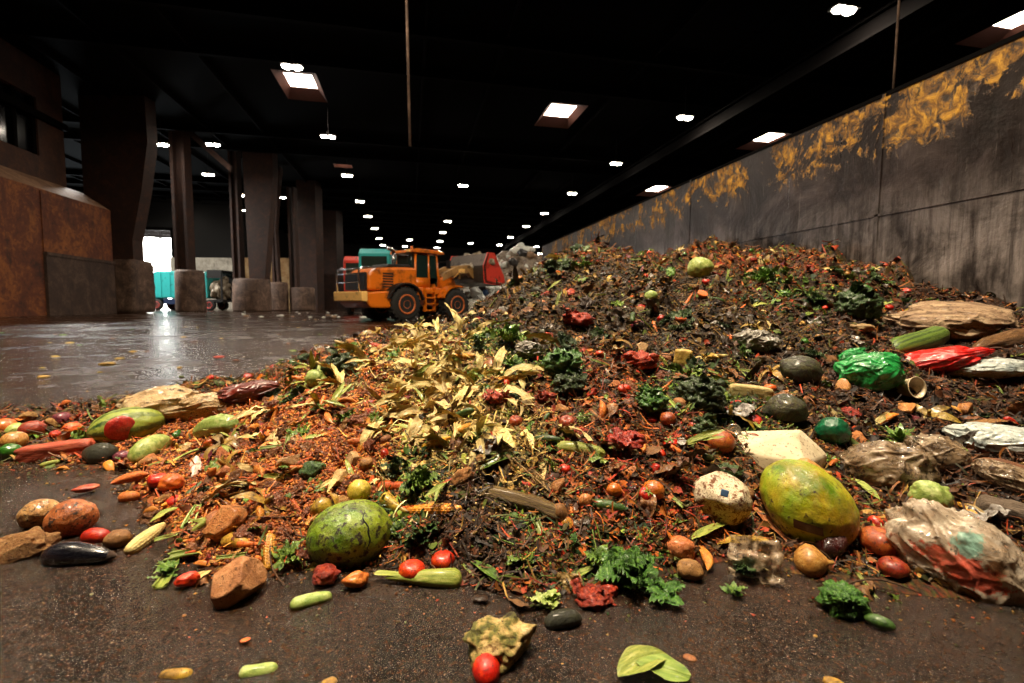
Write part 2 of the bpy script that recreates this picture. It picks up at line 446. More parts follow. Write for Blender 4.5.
def m_steel():
    s = NT('scuffed_steel'); tc = s.n('ShaderNodeTexCoord'); v = tc.outputs['Object']
    sep = s.n('ShaderNodeSeparateXYZ'); s.l(v, sep.inputs[0]); z = sep.outputs['Z']
    st = s.scale(v, (1, 3.0, 0.25)); streak = s.noise(st, 2.5, 8, 0.7, 0.3); fs = s.noise(s.scale(v, (1, 14, 0.5)), 3, 6, 0.7)
    cl = s.noise(v, 1.1, 8, 0.68, 0.5); di = s.noise(s.scale(v, (1, 1, 1)), 5, 6, 0.75, 0.8)
    c = s.ramp(cl, [(0.3, hx('#16110f')), (0.5, hx('#2a2220')), (0.65, hx('#463c3a')), (0.8, hx('#6a605c'))])
    # pale scuffs; light reflected off the low metal is painted into the colour
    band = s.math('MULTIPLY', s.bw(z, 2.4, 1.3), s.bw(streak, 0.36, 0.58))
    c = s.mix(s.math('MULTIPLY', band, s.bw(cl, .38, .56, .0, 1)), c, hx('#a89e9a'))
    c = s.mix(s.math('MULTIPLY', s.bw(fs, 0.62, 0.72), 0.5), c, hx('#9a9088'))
    # ochre flakes along the top
    fl = s.noise(s.scale(v, (1, 1.0, 0.7)), 4.5, 9, 0.75, 1.6)
    top = s.math('MULTIPLY', s.bw(z, 1.9, 3.0), s.bw(cl, 0.36, 0.52)); tm = s.bw(s.math('MULTIPLY', top, fl), 0.42, 0.50)
    och = s.ramp(di, [(0.38, hx('#241608')), (0.48, hx('#6c4810')), (0.60, hx('#b08020')), (.75, hx('#d8a83c'))])
    c = s.mix(tm, c, och)
    run = s.math('MULTIPLY', s.bw(streak, 0.6, 0.7), s.bw(z, 3.5, 1.6)); c = s.mix(s.math('MULTIPLY', run, .6), c, hx('#2a1a12'))
    s.l(c, s.b.inputs['Base Color'])
    s.l(s.math('ADD', s.bw(streak, 0.35, 0.7, 0.46, 0.24), s.math('MULTIPLY', tm, 0.4)), s.b.inputs['Roughness'])
    s.l(s.math('MULTIPLY', s.math('SUBTRACT', 1.0, tm), 0.55), s.b.inputs['Metallic'])
    nb = s.bump(cl, 0.5, 0.06); nb = s.bump(fs, 0.25, 0.01, nb); nb = s.bump(s.math('MULTIPLY', tm, di), 0.8, 0.03, nb)
    s.l(nb, s.b.inputs['Normal']); return s.m
def m_rustwall(name, a, b, c3, sc=0.4):
    s = NT(name); tc = s.n('ShaderNodeTexCoord'); v = tc.outputs['Object']
    n = s.noise(v, sc, 8, 0.7, 0.6); st = s.noise(s.scale(v, (1, 1, 0.2)), 1.2, 6, 0.7)
    n5 = s.noise(v, sc * 7, 6, .75, .8); n = s.math('ADD', s.math('MULTIPLY', n, .6), s.math('MULTIPLY', n5, .4))
    c = s.ramp(n, [(0.36, hx(a)), (0.5, hx(b)), (0.62, hx(c3))]); c = s.mix(s.bw(st, 0.55, 0.75), c, hx('#1a0e08'))
    br = s.n('ShaderNodeTexBrick'); br.inputs['Scale'].default_value = 1.5; br.inputs['Color1'].default_value = (1, 1, 1, 1); br.inputs['Color2'].default_value = (.8, .8, .8, 1); br.inputs['Mortar'].default_value = (.4, .4, .4, 1)
    s.l(s.scale(v, (1, 1, 1)), br.inputs['Vector'])
    s.l(c, s.b.inputs['Base Color']); s.b.inputs['Roughness'].default_value = 0.75
    s.l(s.bump(n, 0.5, 0.05), s.b.inputs['Normal']); return s.m
def matte(m):
    m.node_tree.nodes['Principled BSDF'].inputs['Specular IOR Level'].default_value = .05; return m
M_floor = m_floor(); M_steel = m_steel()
M_lowwall = m_rustwall('rusty_panel_wall', '#240e06', '#5c2c12', '#945a24')
M_upwall = m_rustwall('old_brick_wall', '#241008', '#3c2010', '#523018', 0.7)
M_ledge = m_rustwall('dusty_ledge', '#6a4c38', '#8c6a50', '#a88468', 1.0)
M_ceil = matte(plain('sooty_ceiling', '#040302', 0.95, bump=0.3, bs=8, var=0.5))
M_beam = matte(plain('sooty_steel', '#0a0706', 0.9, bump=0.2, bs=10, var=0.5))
M_colm = m_rustwall('rusty_column', '#180b06', '#2c150a', '#442410', 1.5)
M_conc = m_rustwall('stained_concrete', '#2c1e16', '#544034', '#7c6454', 1.2)
M_tan = m_rustwall('tan_push_wall', '#6c4c30', '#a07c50', '#b8a078', 0.5)
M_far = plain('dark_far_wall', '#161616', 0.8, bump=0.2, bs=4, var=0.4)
M_lens = plain('lamp_glow', '#fff4e0', 0.5, emit=1, var=0)
M_black = plain('black_paint', '#0c0b0b', 0.5, var=0.3)

def struct(name, part, m, smooth=False, **k):
    o = mk(name, part, m, smooth=smooth, **k); o['kind'] = 'structure'; return o
HZ = 15.0
XL, XR, YB, YF = -62.0, 46.0, -14.0, 122.0
fl = struct('floor', box(XL, XR, YB, YF, -0.2, 0.0), M_floor)
def holes_ceiling(holes):
    """ceiling slab around rectangular roof lights (x0,x1,y0,y1), cut strip by strip"""
    hs = sorted(holes, key=lambda h: h[2]); parts = []; ys = sorted({YB, YF} | {h[2] for h in hs} | {h[3] for h in hs})
    for y0, y1 in zip(ys[:-1], ys[1:]):
        xs = [XL] + [e for h in sorted(hs) if h[2] <= y0 + 1e-6 and h[3] >= y1 - 1e-6 for e in (h[0], h[1])] + [XR]
        for i in range(0, len(xs), 2): parts.append(box(xs[i], xs[i + 1], y0, y1, HZ, HZ + 0.3))
    return join(*parts)
# ------------------------------------------------------------------ the hall
M_glow = plain('lamp_glass', '#fff0dc', 0.4, emit=1, var=0); M_glow.node_tree.nodes['Principled BSDF'].inputs['Emission Strength'].default_value = 75
M_sky = plain('roof_panel', '#ffe9d8', 0.6, emit=1, var=0); M_rail = plain('rail_black', '#040303', .95); matte(M_rail)
M_sky.node_tree.nodes['Principled BSDF'].inputs['Emission Strength'].default_value = 16
M_shaft = plain('red_brown_shaft', '#5a3426', 0.8, var=0.4)
sky_px = [(301, 81, .85, 1.0), (560, 111, .95, 1.1), (767, 137.5, .95, 1.0), (656, 188.5, 1.0, 1.5), (1021, 17, .8, .9), (343, 162.3, .6, .3)]
holes = []; shafts = []
panes = []
for (px, py, a, b) in sky_px:
    p = on_z(px, py, 15.38); panes.append((p.x - a, p.x + a, p.y - b, p.y + b))
panes.append((-3.4, -.4, 0.2, 3.2))      # unseen roof light added over the heap's foot as the key light
for i, (x0, x1, y0, y1) in enumerate(panes):
    ox, oy = (.45, 1.2) if i < 5 else (.3, .3)
    h = (x0 - ox, x1 + ox, y0 - oy, y1 + oy); holes.append(h)
    lo = [(h[0], h[2]), (h[1], h[2]), (h[1], h[3]), (h[0], h[3])]; hi = [(x0, y0), (x1, y0), (x1, y1), (x0, y1)]
    v = [(*q, HZ) for q in lo] + [(*q, 15.38) for q in hi] + [(*q, HZ + .3) for q in lo] + [(*q, 15.6) for q in hi]
    f = []
    for k in range(4): n = (k + 1) % 4; f += [(k, n, n + 4, k + 4), (k + 8, k + 12, n + 12, n + 8), (k, k + 8, n + 8, n), (k + 4, n + 4, n + 12, k + 12)]
    w = struct('window_%d' % (i + 1), (np.array(v, float), f), M_shaft); mk('pane', box(x0, x1, y0, y1, 15.40, 15.46), M_sky, w, smooth=False)
BX = -24.0; BY = 76.0
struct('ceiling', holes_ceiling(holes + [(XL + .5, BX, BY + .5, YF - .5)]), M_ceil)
struct('wall_right', box(XR, XR + .4, YB, YF, 0, HZ), M_beam)
struct('wall_back', box(XL, XR, YB - .4, YB, 0, HZ), M_beam)
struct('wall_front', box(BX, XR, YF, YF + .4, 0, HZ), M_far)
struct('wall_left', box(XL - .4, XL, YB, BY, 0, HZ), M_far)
struct('wall_added_partition', box(BX - .3, BX, BY, YF, 0, HZ), M_far)  # partition added to keep daylight out of the hall
a = P(139, 250, 73); b = P(173, 250, 73)
x0, x1 = a.x * BY / a.y, b.x * BY / b.y
zt = CAMZ + (P(156, 237, 74).z - CAMZ) * 1.0
struct('wall_bay', join(box(XL, x0, BY - .3, BY, 0, HZ), box(x1, BX, BY - .3, BY, 0, HZ), box(x0, x1, BY - .3, BY, zt, HZ)), M_far)
struct('trim_1', join(box(x0 - .3, x0, BY - .5, BY - .3, 0, zt + .3), box(x1, x1 + .3, BY - .5, BY - .3, 0, zt + .3), box(x0 - .3, x1 + .3, BY - .5, BY - .3, zt, zt + .4)), M_beam)
M_pale = m_rustwall('pale_push_wall', '#706a60', '#a8a294', '#c4beb0', .4)
# push walls in the bay; cool and orange light painted as pale and tan
def wall_px(name, px0, px1, d, h, m, th=.5):
    a, b = P(px0, 300, d), P(px1, 300, d); n = Vector((b.x - a.x, b.y - a.y, 0)); L = n.length
    o = struct(name, noisy(box(0, L, 0, th, 0, h), 0, 1), m); o.location = (a.x, a.y, 0); o.rotation_euler.z = math.atan2(n.y, n.x); return o
wall_px('wall_push_pale', 172, 237, 60, 6.3, M_pale)
wall_px('wall_push_tan', 238, 303, 66, 6.9, M_tan)
wall_px('wall_push_rusty', 303, 318, 64, 5.6, M_lowwall)
# steel wall on the right
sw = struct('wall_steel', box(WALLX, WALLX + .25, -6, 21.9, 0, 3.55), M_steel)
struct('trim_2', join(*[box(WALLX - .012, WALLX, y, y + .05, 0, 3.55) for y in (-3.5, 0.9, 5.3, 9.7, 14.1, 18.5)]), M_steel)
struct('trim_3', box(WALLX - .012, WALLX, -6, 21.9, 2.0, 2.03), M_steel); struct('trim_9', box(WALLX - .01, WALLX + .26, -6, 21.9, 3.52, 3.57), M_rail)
for i, y in enumerate((-2, 2.5, 7, 11.5, 16, 20.5)): struct('trim_%d' % (20 + i), box(WALLX + .25, WALLX + .65, y, y + .25, 0, 3.5), M_beam)
# rail and girders above the steel wall, roof girders
q = on_z(760, 101, 12.0)
struct('beam_rail', join(box(q.x, q.x + .5, YB, YF, 12.0, 12.12), box(q.x + .2, q.x + .3, YB, YF, 12.1, 12.8), box(q.x, q.x + .5, YB, YF, 12.8, 12.9)), M_rail)
gys = [y for y in np.arange(3.6, 118, 4.5) if all(not (h[2] - 2.2 < y < h[3] + .2) for h in holes)]
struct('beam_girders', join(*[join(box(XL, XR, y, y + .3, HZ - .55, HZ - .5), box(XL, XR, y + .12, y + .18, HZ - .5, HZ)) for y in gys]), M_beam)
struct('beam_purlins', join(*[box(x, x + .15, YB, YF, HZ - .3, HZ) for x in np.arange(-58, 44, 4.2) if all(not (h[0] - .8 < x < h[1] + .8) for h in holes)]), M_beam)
# hanging pipes
p0 = P(410, 146, 16); p1 = P(404, 5, 16)
tag(mk('hanging_conduit', tube([(p0.x, p0.y, p0.z), (p1.x, p1.y, HZ)], .045, 8), M_conc), 'thin pale conduit hanging straight down from the dark roof in mid hall', 'pipe')
p0 = P(893, 95, 8.5)
tag(mk('hanging_rod', tube([(p0.x, p0.y, p0.z - 1.2), (p0.x, p0.y, HZ)], .02, 8), M_conc), 'thin rod hanging from the roof behind the top of the steel wall', 'rod')

# ---- left wall: rusty lower wall with a sloping ledge, old brick wall above it
YE = 38.5
struct('wall_lower_left', box(-21.2, -20, YB, YE, 0, 7.0), M_lowwall)
struct('trim_4', (np.array([(-20, YB, 7.0), (-20, YE, 7.0), (-21.6, YE, 8.1), (-21.6, YB, 8.1), (-21.6, YB, 7), (-21.6, YE, 7)], float), [(0, 1, 2, 3), (0, 3, 4), (1, 5, 2), (0, 4, 5, 1), (3, 2, 5, 4)]), M_ledge)
ywa = [p.y * 21.6 / -p.x for p in (P(-30, 100, 20), P(36, 100, 20))]
zwa = (CAMZ + (P(0, 128, 24).z - CAMZ) * 1.04, CAMZ + (P(0, 72, 24).z - CAMZ) * 1.1)
struct('wall_upper_left', join(box(-22, -21.6, YB, ywa[0], 7, HZ), box(-22, -21.6, ywa[1], 37, 7, HZ), box(-22, -21.6, ywa[0], ywa[1], 7, zwa[0]), box(-22, -21.6, ywa[0], ywa[1], zwa[1], HZ)), M_upwall)
M_grime = m_rustwall('grimy_panel', '#1e120c', '#3a281e', '#544236', 0.8)
wn = struct('window_20', join(*[box(-21.9, -21.7, y, y + .25, zwa[0], zwa[1]) for y in np.linspace(ywa[0], ywa[1] - .25, 4)]), M_beam)
mk('pane', box(-21.95, -21.9, ywa[0], ywa[1], zwa[0], zwa[1]), plain('dark_glass', '#0a0c10', 0.15, var=0), wn, smooth=False)
struct('trim_5', box(-21.6, -21.35, YB, 37, 11.6, 12.0), M_beam)
yp = [p.y * 20 / -p.x for p in (P(46, 300, 20), P(114, 300, 20))]
struct('trim_6', join(box(-20, -19.85, yp[0], yp[1], 0, 3.55), box(-19.85, -19.8, yp[0], yp[1], 3.35, 3.55)), M_grime)
struct('trim_7', join(*[box(-20, -19.94, y, y + .12, 0, 6.9) for y in (8, 14, 20, 26, 32)]), M_lowwall)

# ---- columns on concrete drums
def at_floor(px, d):
    p = P(px, 305, d); return Vector((p.x, p.y, 0))
def drum_column(px0, px1, ytop, d, label, col_spec, chip=0.04, sq=False):
    """col_spec: list of outlines in photo-measured metres, (offset, width) pairs at heights"""
    c = at_floor((px0 + px1) / 2, d); s = d / F; w = (px1 - px0) * s / 2; h = CAMZ + (303 - ytop) * s
    t = empty('roof_column', c, (0, 0, YAW)); tag(t, label, 'column', 'roof columns on concrete drums')
    pr = [(w * .98, 0), (w, .15), (w, h * .5), (w * .97, h - .25), (w * .88, h - .04), (w * .3, h)]
    if sq: v, f = block((2 * w, 2 * w, h), .02, 2, 3, e=14); v = v + np.array([0, 0, h / 2])
    else: v, f = lathe([(0.01, 0)] + pr + [(.01, h)], 40)
    mk('drum_base', noisy((v, f), chip, 1.3, int(px0)), M_conc, t)
    for k, sp in enumerate(col_spec):
        pts = [((a - (px0 + px1) / 2) * s, CAMZ + (303 - y) * s) for a, y in sp[0]]
        o = mk(sp[2] if len(sp) > 2 else 'shaft', prism(pts, -sp[1], sp[1]), M_colm, t, smooth=False)
    return t
drum_column(116, 146, 262, 35, 'nearest roof column, bent dark shaft on a square rusty plinth by the left wall', [([(96, 264), (96, -60), (156, -60), (160, 150), (152, 196), (141, 243), (141, 264)], .5)], sq=True)
drum_column(178, 204, 271, 41, 'roof column with narrow steel shaft in front of the teal truck', [
    ([(180, 273), (179, -20), (182, -20), (183, 273)], .45, 'flange'), ([(191, 273), (190, -20), (193, -20), (194, 273)], .45, 'flange'), ([(183, 273), (182, -20), (190, -20), (191, 273)], .06),
    ([(152, 108), (156, 106), (184, 130), (184, 137)], .12, 'brace'), ([(192, 138), (192, 131), (236, 170), (236, 176)], .12, 'brace')])
drum_column(235, 270, 279, 46, 'roof column on the widest round drum, wedge shaped shaft beside a slim post', [
    ([(236, 281), (235, 120), (237, 120), (238, 281)], .4, 'flange'), ([(242, 281), (241, 120), (243, 120), (244, 281)], .4, 'flange'), ([(237, 281), (237, 120), (242, 120), (242, 281)], .05),
    ([(253, 281), (250, 165), (250, -10), (279, -10), (279, 180), (268, 281)], .5, 'tapered_shaft')])
drum_column(271, 288, 282, 51, 'slim twin roof column on the narrow drum, right beside the widest drum', [
    ([(275, 284), (274, 150), (276, 150), (277, 284)], .4, 'flange'), ([(279, 284), (276, 230), (284, 170), (285, 172), (279, 230), (281, 284)], .3, 'brace')])
drum_column(291, 315, 287, 52, 'roof column with two thin posts on the last low round drum', [
    ([(292, 289), (291, 190), (293, 190), (294, 289)], .4, 'flange'), ([(297, 289), (296, 190), (298, 190), (299, 289)], .4, 'flange')])
for i, (pa, pb, yt, d) in enumerate([(303, 321, 150, 58), (322, 341, 200, 75)]):
    p = at_floor((pa + pb) / 2, d); w = (pb - pa) * d / F / 2
    struct('column_%d' % (i + 1), box(-w, w, -w, w, 0, HZ), M_colm, loc=p, rot=(0, 0, YAW))

# ---- lamps
ORD = ['first', 'second', 'third', 'fourth', 'fifth', 'sixth', 'seventh', 'eighth', 'ninth', 'tenth']
M_house = plain('lamp_housing', '#1c1a18', 0.5, var=.2)
ln_me = to_mesh('lens', *join(*[xf(lathe([(.02, -.08), (.15, -.07), (.23, -.02), (.25, .04), (.02, .05)], 20), (sx, 0, -.07)) for sx in (-.25, .25)]), [M_glow])
hs_me = to_mesh('housing', *join(box(-.54, .54, -.28, .28, -.03, .06), box(-.1, .1, -.1, .1, .06, .25), box(-.012, .012, -.012, .012, .25, 2.0)), [M_house], smooth=False)
def lamp(px, py, label, group):
    p = on_z(px, py, 13.0); t = empty('ceiling_lamp', p); tag(t, label, 'lamp', group)
    obj('housing', hs_me, t); obj('lens', ln_me, t); return t
rows = [('the row above the steel wall', [(844, 9), (685, 117), (616, 163), (572, 193), (544.5, 213), (526, 226), (510.6, 237), (499.5, 244.7)]),
        ('the row above the loader', [(292, 66), (328, 136), (347, 175), (360, 201), (368, 216), (374.6, 228), (379, 238), (383, 245)]),
        ('the row over the loader bucket', [(463, 185), (448, 221), (443, 232), (440, 241), (437, 247.5)]),
        ('the short row over the loader cab', [(409.5, 239.6), (405, 246)]),
        ('the small group beyond the steel wall', [(470.5, 243), (523, 252.6), (536.6, 246.5), (540, 253.6)]),
        ('the lamps among the columns', [(98, 141), (161, 144), (213, 144), (208, 174), (178, 209), (210, 222), (219, 229), (244, 195), (281, 197), (306, 201), (244, 210)])]
for nm, pts in rows:
    for i, (px, py) in enumerate(pts):
        lamp(px, py, 'twin ceiling lamp, %s from the front in %s' % (ORD[i] if i < 10 else 'last', nm), 'ceiling lamps')
# ------------------------------------------------------------------ machines and heaps further in
M_or = plain('orange_paint', '#e07410', .35, var=.25, coat=.3, dirt=.35, bs=18); M_yl = plain('cream_paint', '#f0c070', .4, var=.15, coat=.2, dirt=.2)
M_tyre = plain('tyre_rubber', '#141210', .8, bump=.5, bs=30); M_rim = plain('rim_paint', '#c8682a', .5, var=.3, dirt=.3)
M_grille = plain('black_grille', '#0c0e12', .5, bump=.6, bs=60); M_chr = plain('chrome', '#c8c8cc', .22, 1.0); M_glass = plain('cab_glass', '#1c2c28', .08, var=.2, coat=.5)
M_redp = plain('red_paint', '#d84030', .4, var=.25, coat=.3, dirt=.25); M_teal = plain('teal_paint', '#2c9c9c', .4, var=.15, coat=.3, dirt=.1); M_whp = plain('white_paint', '#d8d8d4', .45, var=.2, dirt=.15)
M_armp = plain('worn_tan_paint', '#b08850', .6, var=.4, dirt=.4); M_lred = plain('red_light', '#ff2810', .3, emit=1.2); M_steelg = plain('worn_grey_steel', '#4c443c', .45, .6, bump=.4, bs=20, dirt=.3)
def wheel(t, x, y, r, w, name='wheel', rim=M_rim, lugs=22):
    pr = [(r * .55, -w / 2), (r * .8, -w / 2), (r * .95, -w * .42), (r, -w * .3), (r, w * .3), (r * .95, w * .42), (r * .8, w / 2), (r * .55, w / 2)]
    v, f = lathe(pr, 48); tr = [(v[:, [0, 2, 1]], f)]
    for k in range(lugs):
        a = 2 * PI * k / lugs
        for sd in (-1, 1):
            b = box(r * .96, r * 1.035, min(0, sd * w * .42), max(0, sd * w * .42), -.05, .05); tr.append(xf(b, (0, 0, 0), (0, -a - sd * .07, 0)))
    o = mk(name, join(*tr), M_tyre, t, (x, y, r), smooth=False)
    for sd in (-1, 1):
        hv, hf = lathe([(.02, 0), (r * .2, 0), (r * .22, .05), (r * .42, -.04), (r * .5, .06), (r * .57, .08), (r * .57, -.05)], 32)
        hv = hv[:, [0, 2, 1]]; hv[:, 1] *= sd; mk('hub', (hv + np.array([0, sd * (w / 2 - .04), 0]), hf), rim, o)
    return o
def loader(loc, rz):
    t = empty('wheel_loader', loc, (0, 0, rz)); tag(t, 'orange wheel loader with raised red bucket working at the far end of the heap', 'wheel loader')
    xr, xw = -1.55, 1.5
    for x in (xr, xw):
        for y in (-1.08, 1.08): wheel(t, x, y, .80, .62)
    mk('counterweight', prism([(-3.55, .85), (-3.6, 1.30), (-2.2, 1.42), (-.6, 1.42), (-.6, .95), (-2.3, .62), (-3.3, .62)], -1.22, 1.22), M_or, t, smooth=False, bevel=.08)
    mk('rear_bumper', prism([(-3.78, .92), (-3.80, 1.34), (-3.5, 1.36), (-3.5, .90)], -1.28, 1.28), M_yl, t, smooth=False, bevel=.04)
    hood = mk('hood', prism([(-3.3, 1.4), (-3.25, 2.15), (-2.9, 2.42), (-1.6, 2.52), (-.75, 2.55), (-.6, 1.4)], -.95, .95), M_or, t, smooth=False, bevel=.12)
    mk('side_vent', join(*[box(-2.55 + .0, -2.0, -.965, -.95, 1.55 + .12 * k, 1.62 + .12 * k) for k in range(6)]), M_black, hood, smooth=False)
    mk('engine_cover', prism([(-2.2, 2.5), (-2.1, 2.66), (-.9, 2.70), (-.75, 2.5)], -.7, .7), M_black, t, smooth=False, bevel=.05)
    mk('rear_grille', box(-3.42, -3.28, -.85, .85, 1.42, 2.2), M_grille, t, smooth=False)
    gd = []
    for y in (-.98, .98): gd.append(tube([(-3.75, y, 1.3), (-3.78, y, 2.1), (-3.72, y, 2.3), (-3.5, y, 2.42), (-3.2, y, 2.42)], .045))
    for z in (1.75, 2.12): gd.append(tube([(-3.78, -.98, z), (-3.78, .98, z)], .03))
    gd.append(tube([(-3.7, -.98, 2.33), (-3.7, .98, 2.33)], .045)); mk('rear_guard', join(*gd), M_chr, t)
    for y in (-1.05, 1.05): mk('tail_light', box(-3.66, -3.55, y - .14, y + .14, 1.42, 1.56) if 0 else box(-3.66, -3.56, y - .13, y + .13, 1.02, 1.16), M_lred, t, smooth=False)
    for y0, y1 in ((-1.42, -.75), (.75, 1.42)):
        fd = [(xr + 1.02 * math.cos(a), .80 + 1.0 * math.sin(a)) for a in np.linspace(R(165), R(12), 14)]
        fi = [(xr + .95 * math.cos(a), .80 + .93 * math.sin(a)) for a in np.linspace(R(12), R(165), 14)]
        mk('rear_fender', prism(fd + fi, y0, y1), M_black if y0 < 0 else M_or, t, smooth=False)
        fd = [(xw + 1.0 * math.cos(a), .80 + .98 * math.sin(a)) for a in np.linspace(R(160), R(70), 9)]; fi = [(xw + .93 * math.cos(a), .80 + .91 * math.sin(a)) for a in np.linspace(R(70), R(160), 9)]
        mk('front_fender', prism(fd + fi, y0, y1), M_or, t, smooth=False)
    mk('cab_floor', box(-.75, .85, -.95, .95, 1.3, 1.62), M_or, t, smooth=False, bevel=.05)
    cab = mk('cab', join(*[tube([(x, y, 1.6), (x2, y * .93, 3.3)], .06, 6) for x, x2 in ((-.7, -.62), (.15, .12), (.8, .62)) for y in (-.82, .82)], box(-.74, -.62, -.82, .82, 1.6, 2.2), box(-.7, .1, -.85, -.80, 1.6, 2.1)), M_or, t)
    for nm, b in (('window', box(-.62, .6, -.80, -.785, 2.1, 3.2)), ('window', box(-.62, .6, .785, .80, 1.7, 3.2)), ('window', box(-.67, -.65, -.75, .75, 2.2, 3.2)), ('windscreen', box(.68, .70, -.75, .75, 1.7, 3.2))): mk(nm, b, M_glass, cab, smooth=False)
    mk('cab_roof', prism([(-.95, 3.28), (-.9, 3.42), (-.6, 3.48), (.6, 3.48), (.95, 3.42), (1.0, 3.3)], -.98, .98), M_or, t, smooth=False, bevel=.04)
    mk('work_light', box(-1.02, -.93, -.8, -.6, 3.3, 3.42), M_yl, t, smooth=False); mk('beacon', tube([(-.3, 0, 3.48), (-.3, 0, 3.68)], .07, 10), M_or, t)
    mk('exhaust_pipe', join(tube([(-1.15, .3, 2.6), (-1.15, .3, 3.35)], .09, 12), tube([(-1.15, .3, 3.35), (-1.3, .3, 3.48), (-1.5, .3, 3.5)], .10, 12)), M_chr, t)
    mk('mirror', join(tube([(.7, -.85, 2.9), (1.0, -1.25, 2.95)], .02), box(.96, 1.04, -1.4, -1.15, 2.6, 3.0)), M_black, t, smooth=False)
    lad = [box(-.42 + a, -.38 + a, -1.30, -1.1, .45, 1.6) for a in (0, .55)] + [box(-.42, .17, -1.32, -1.05, z, z + .05) for z in (.5, .8, 1.1, 1.4)]
    mk('ladder', join(*lad), M_or, t, smooth=False)
    mk('front_frame', prism([(.55, .7), (.55, 1.7), (1.0, 2.15), (1.5, 2.35), (1.9, 2.2), (2.2, 1.5), (2.2, .8)], -.62, .62), M_or, t, smooth=False, bevel=.06)
    for y in (-.55, .55):
        mk('lift_arm', prism([(1.15, 2.0), (1.2, 2.4), (2.2, 2.85), (3.0, 2.95), (3.5, 2.5), (3.6, 2.2), (3.35, 2.15), (2.9, 2.5), (2.2, 2.4)], y - .1, y + .1), M_armp, t, smooth=False, bevel=.03)
        mk('lift_cylinder', tube([(1.3, y * .9, 1.1), (2.3, y * .9, 2.4)], .09, 10), M_chr, t)
    mk('head_light', join(tube([(1.9, -.6, 2.2), (2.0, -1.0, 2.5)], .03), box(1.95, 2.15, -1.2, -.9, 2.45, 2.65)), M_yl, t, smooth=False)
    bo = [(3.3, 2.0), (3.2, 2.9), (3.5, 3.55), (3.62, 3.55), (3.36, 2.9), (3.45, 2.12), (4.5, 1.95), (4.85, 2.15), (4.85, 2.08), (4.5, 1.85)]
    bk = mk('bucket', prism(bo, -1.5, 1.5), M_steelg, t, smooth=False)
    for y in (-1.5, 1.44): mk('side_plate', prism([(3.28, 1.95), (3.2, 2.9), (3.5, 3.6), (4.0, 3.62), (4.75, 2.4), (4.85, 2.05), (4.5, 1.86)], y, y + .06), M_redp, bk, smooth=False)
    mk('bucket_load', lump(4, (.75, 1.4, .75), .35, 2, 4, 0, 1, 5), F0['waste'], t, (3.95, 0, 2.9))
    return t
F0 = {'waste': fmat('far_waste', ['#2c2418', '#6c5c48', '#a89c88', '#3c4838'], 3, .6, .8, .3, coat=.1).m}
p = at_floor(417, 24.5); loader((p.x, p.y, 0), R(35))
# --- teal refuse lorry in the doorway light
def lorry(loc, rz):
    t = empty('refuse_truck', loc, (0, 0, rz)); tag(t, 'teal refuse truck standing behind the roof columns by the bright doorway', 'truck')
    for x in (-2.3, 1.6, 2.9):
        for y in (-1.05, 1.05): wheel(t, x, y, .55, .38, rim=M_redp, lugs=0)
    mk('chassis', box(-4.3, 3.6, -.45, .45, .75, 1.05), plain('navy_paint', '#182848', .5), t, smooth=False); mk('side_skirt', box(-1.6, .9, -1.2, 1.2, .6, 1.15), plain('navy_paint', '#182848', .5), t, smooth=False, bevel=.04)
    b = mk('body', prism([(-2.6, 1.2), (-2.65, 3.5), (-2.3, 3.85), (2.4, 3.85), (2.75, 3.5), (2.8, 1.2)], -1.22, 1.22), M_teal, t, smooth=False, bevel=.1)
    mk('body_rib', join(*[box(x, x + .08, -1.27, 1.27, 1.25, 3.7) for x in (-1.8, -.9, 0, .9, 1.8)]), M_teal, b, smooth=False); mk('white_panel', box(1.25, 1.75, -1.25, -1.22, 1.8, 2.7), M_whp, b, smooth=False)
    mk('tail_frame', join(box(2.8, 4.2, -1.25, -1.15, 3.2, 4.0), box(2.8, 4.2, 1.15, 1.25, .9, 4.0), box(2.8, 4.2, -1.2, 1.2, 3.85, 4.0), box(4.1, 4.25, -1.22, -1.1, .9, 4.0), box(2.8, 4.2, -1.2, 1.2, .85, 1.1)), M_black, t, smooth=False)
    c = mk('cab', prism([(-4.7, .7), (-4.75, 1.9), (-4.5, 3.2), (-2.85, 3.3), (-2.8, .7)], -1.2, 1.2), M_teal, t, smooth=False, bevel=.08)
    mk('window', box(-4.3, -3.3, -1.22, -1.2, 2.0, 2.9), M_glass, c, smooth=False); mk('windscreen', box(-4.74, -4.6, -1.05, 1.05, 1.95, 2.95), M_glass, c, smooth=False)
    mk('hopper_load', lump(4, (.75, 1.0, 1.2), .4, 2.2, 9, 0, 1, 5), F0['waste'], t, (3.5, -.1, 2.0))
p = at_floor(188, 49); lorry((p.x, p.y, 0), YAW)
def small_lorry(px, d, paint, band, label, w, h):
    q = at_floor(px, d); t = empty('lorry', (q.x, q.y, 0), (0, 0, YAW + R(90))); tag(t, label, 'lorry')
    for x in (-2, 2):
        for y in (-.95, .95): wheel(t, x, y, .5, .35, lugs=0)
    mk('cab', prism([(-3.2, .7), (-3.3, h - .3), (-3.0, h), (-1.5, h), (-1.4, .7)], -w / 2, w / 2), paint, t, smooth=False, bevel=.08)
    mk('cargo_body', box(-1.3, 3.4, -w / 2, w / 2, .9, h - .4), band, t, smooth=False, bevel=.04); mk('chassis', box(-3.1, 3.4, -.4, .4, .55, .9), M_black, t, smooth=False)
    mk('window', box(-3.33, -3.2, -w / 2 + .2, w / 2 - .2, h - 1.4, h - .5), M_glass, t, smooth=False)
small_lorry(388, 34, M_teal, M_whp, 'teal and white lorry half hidden behind the orange wheel loader cab', 2.0, 4.3)
small_lorry(371, 38, M_redp, M_redp, 'red lorry showing above the loader hood', 2.0, 4.2)
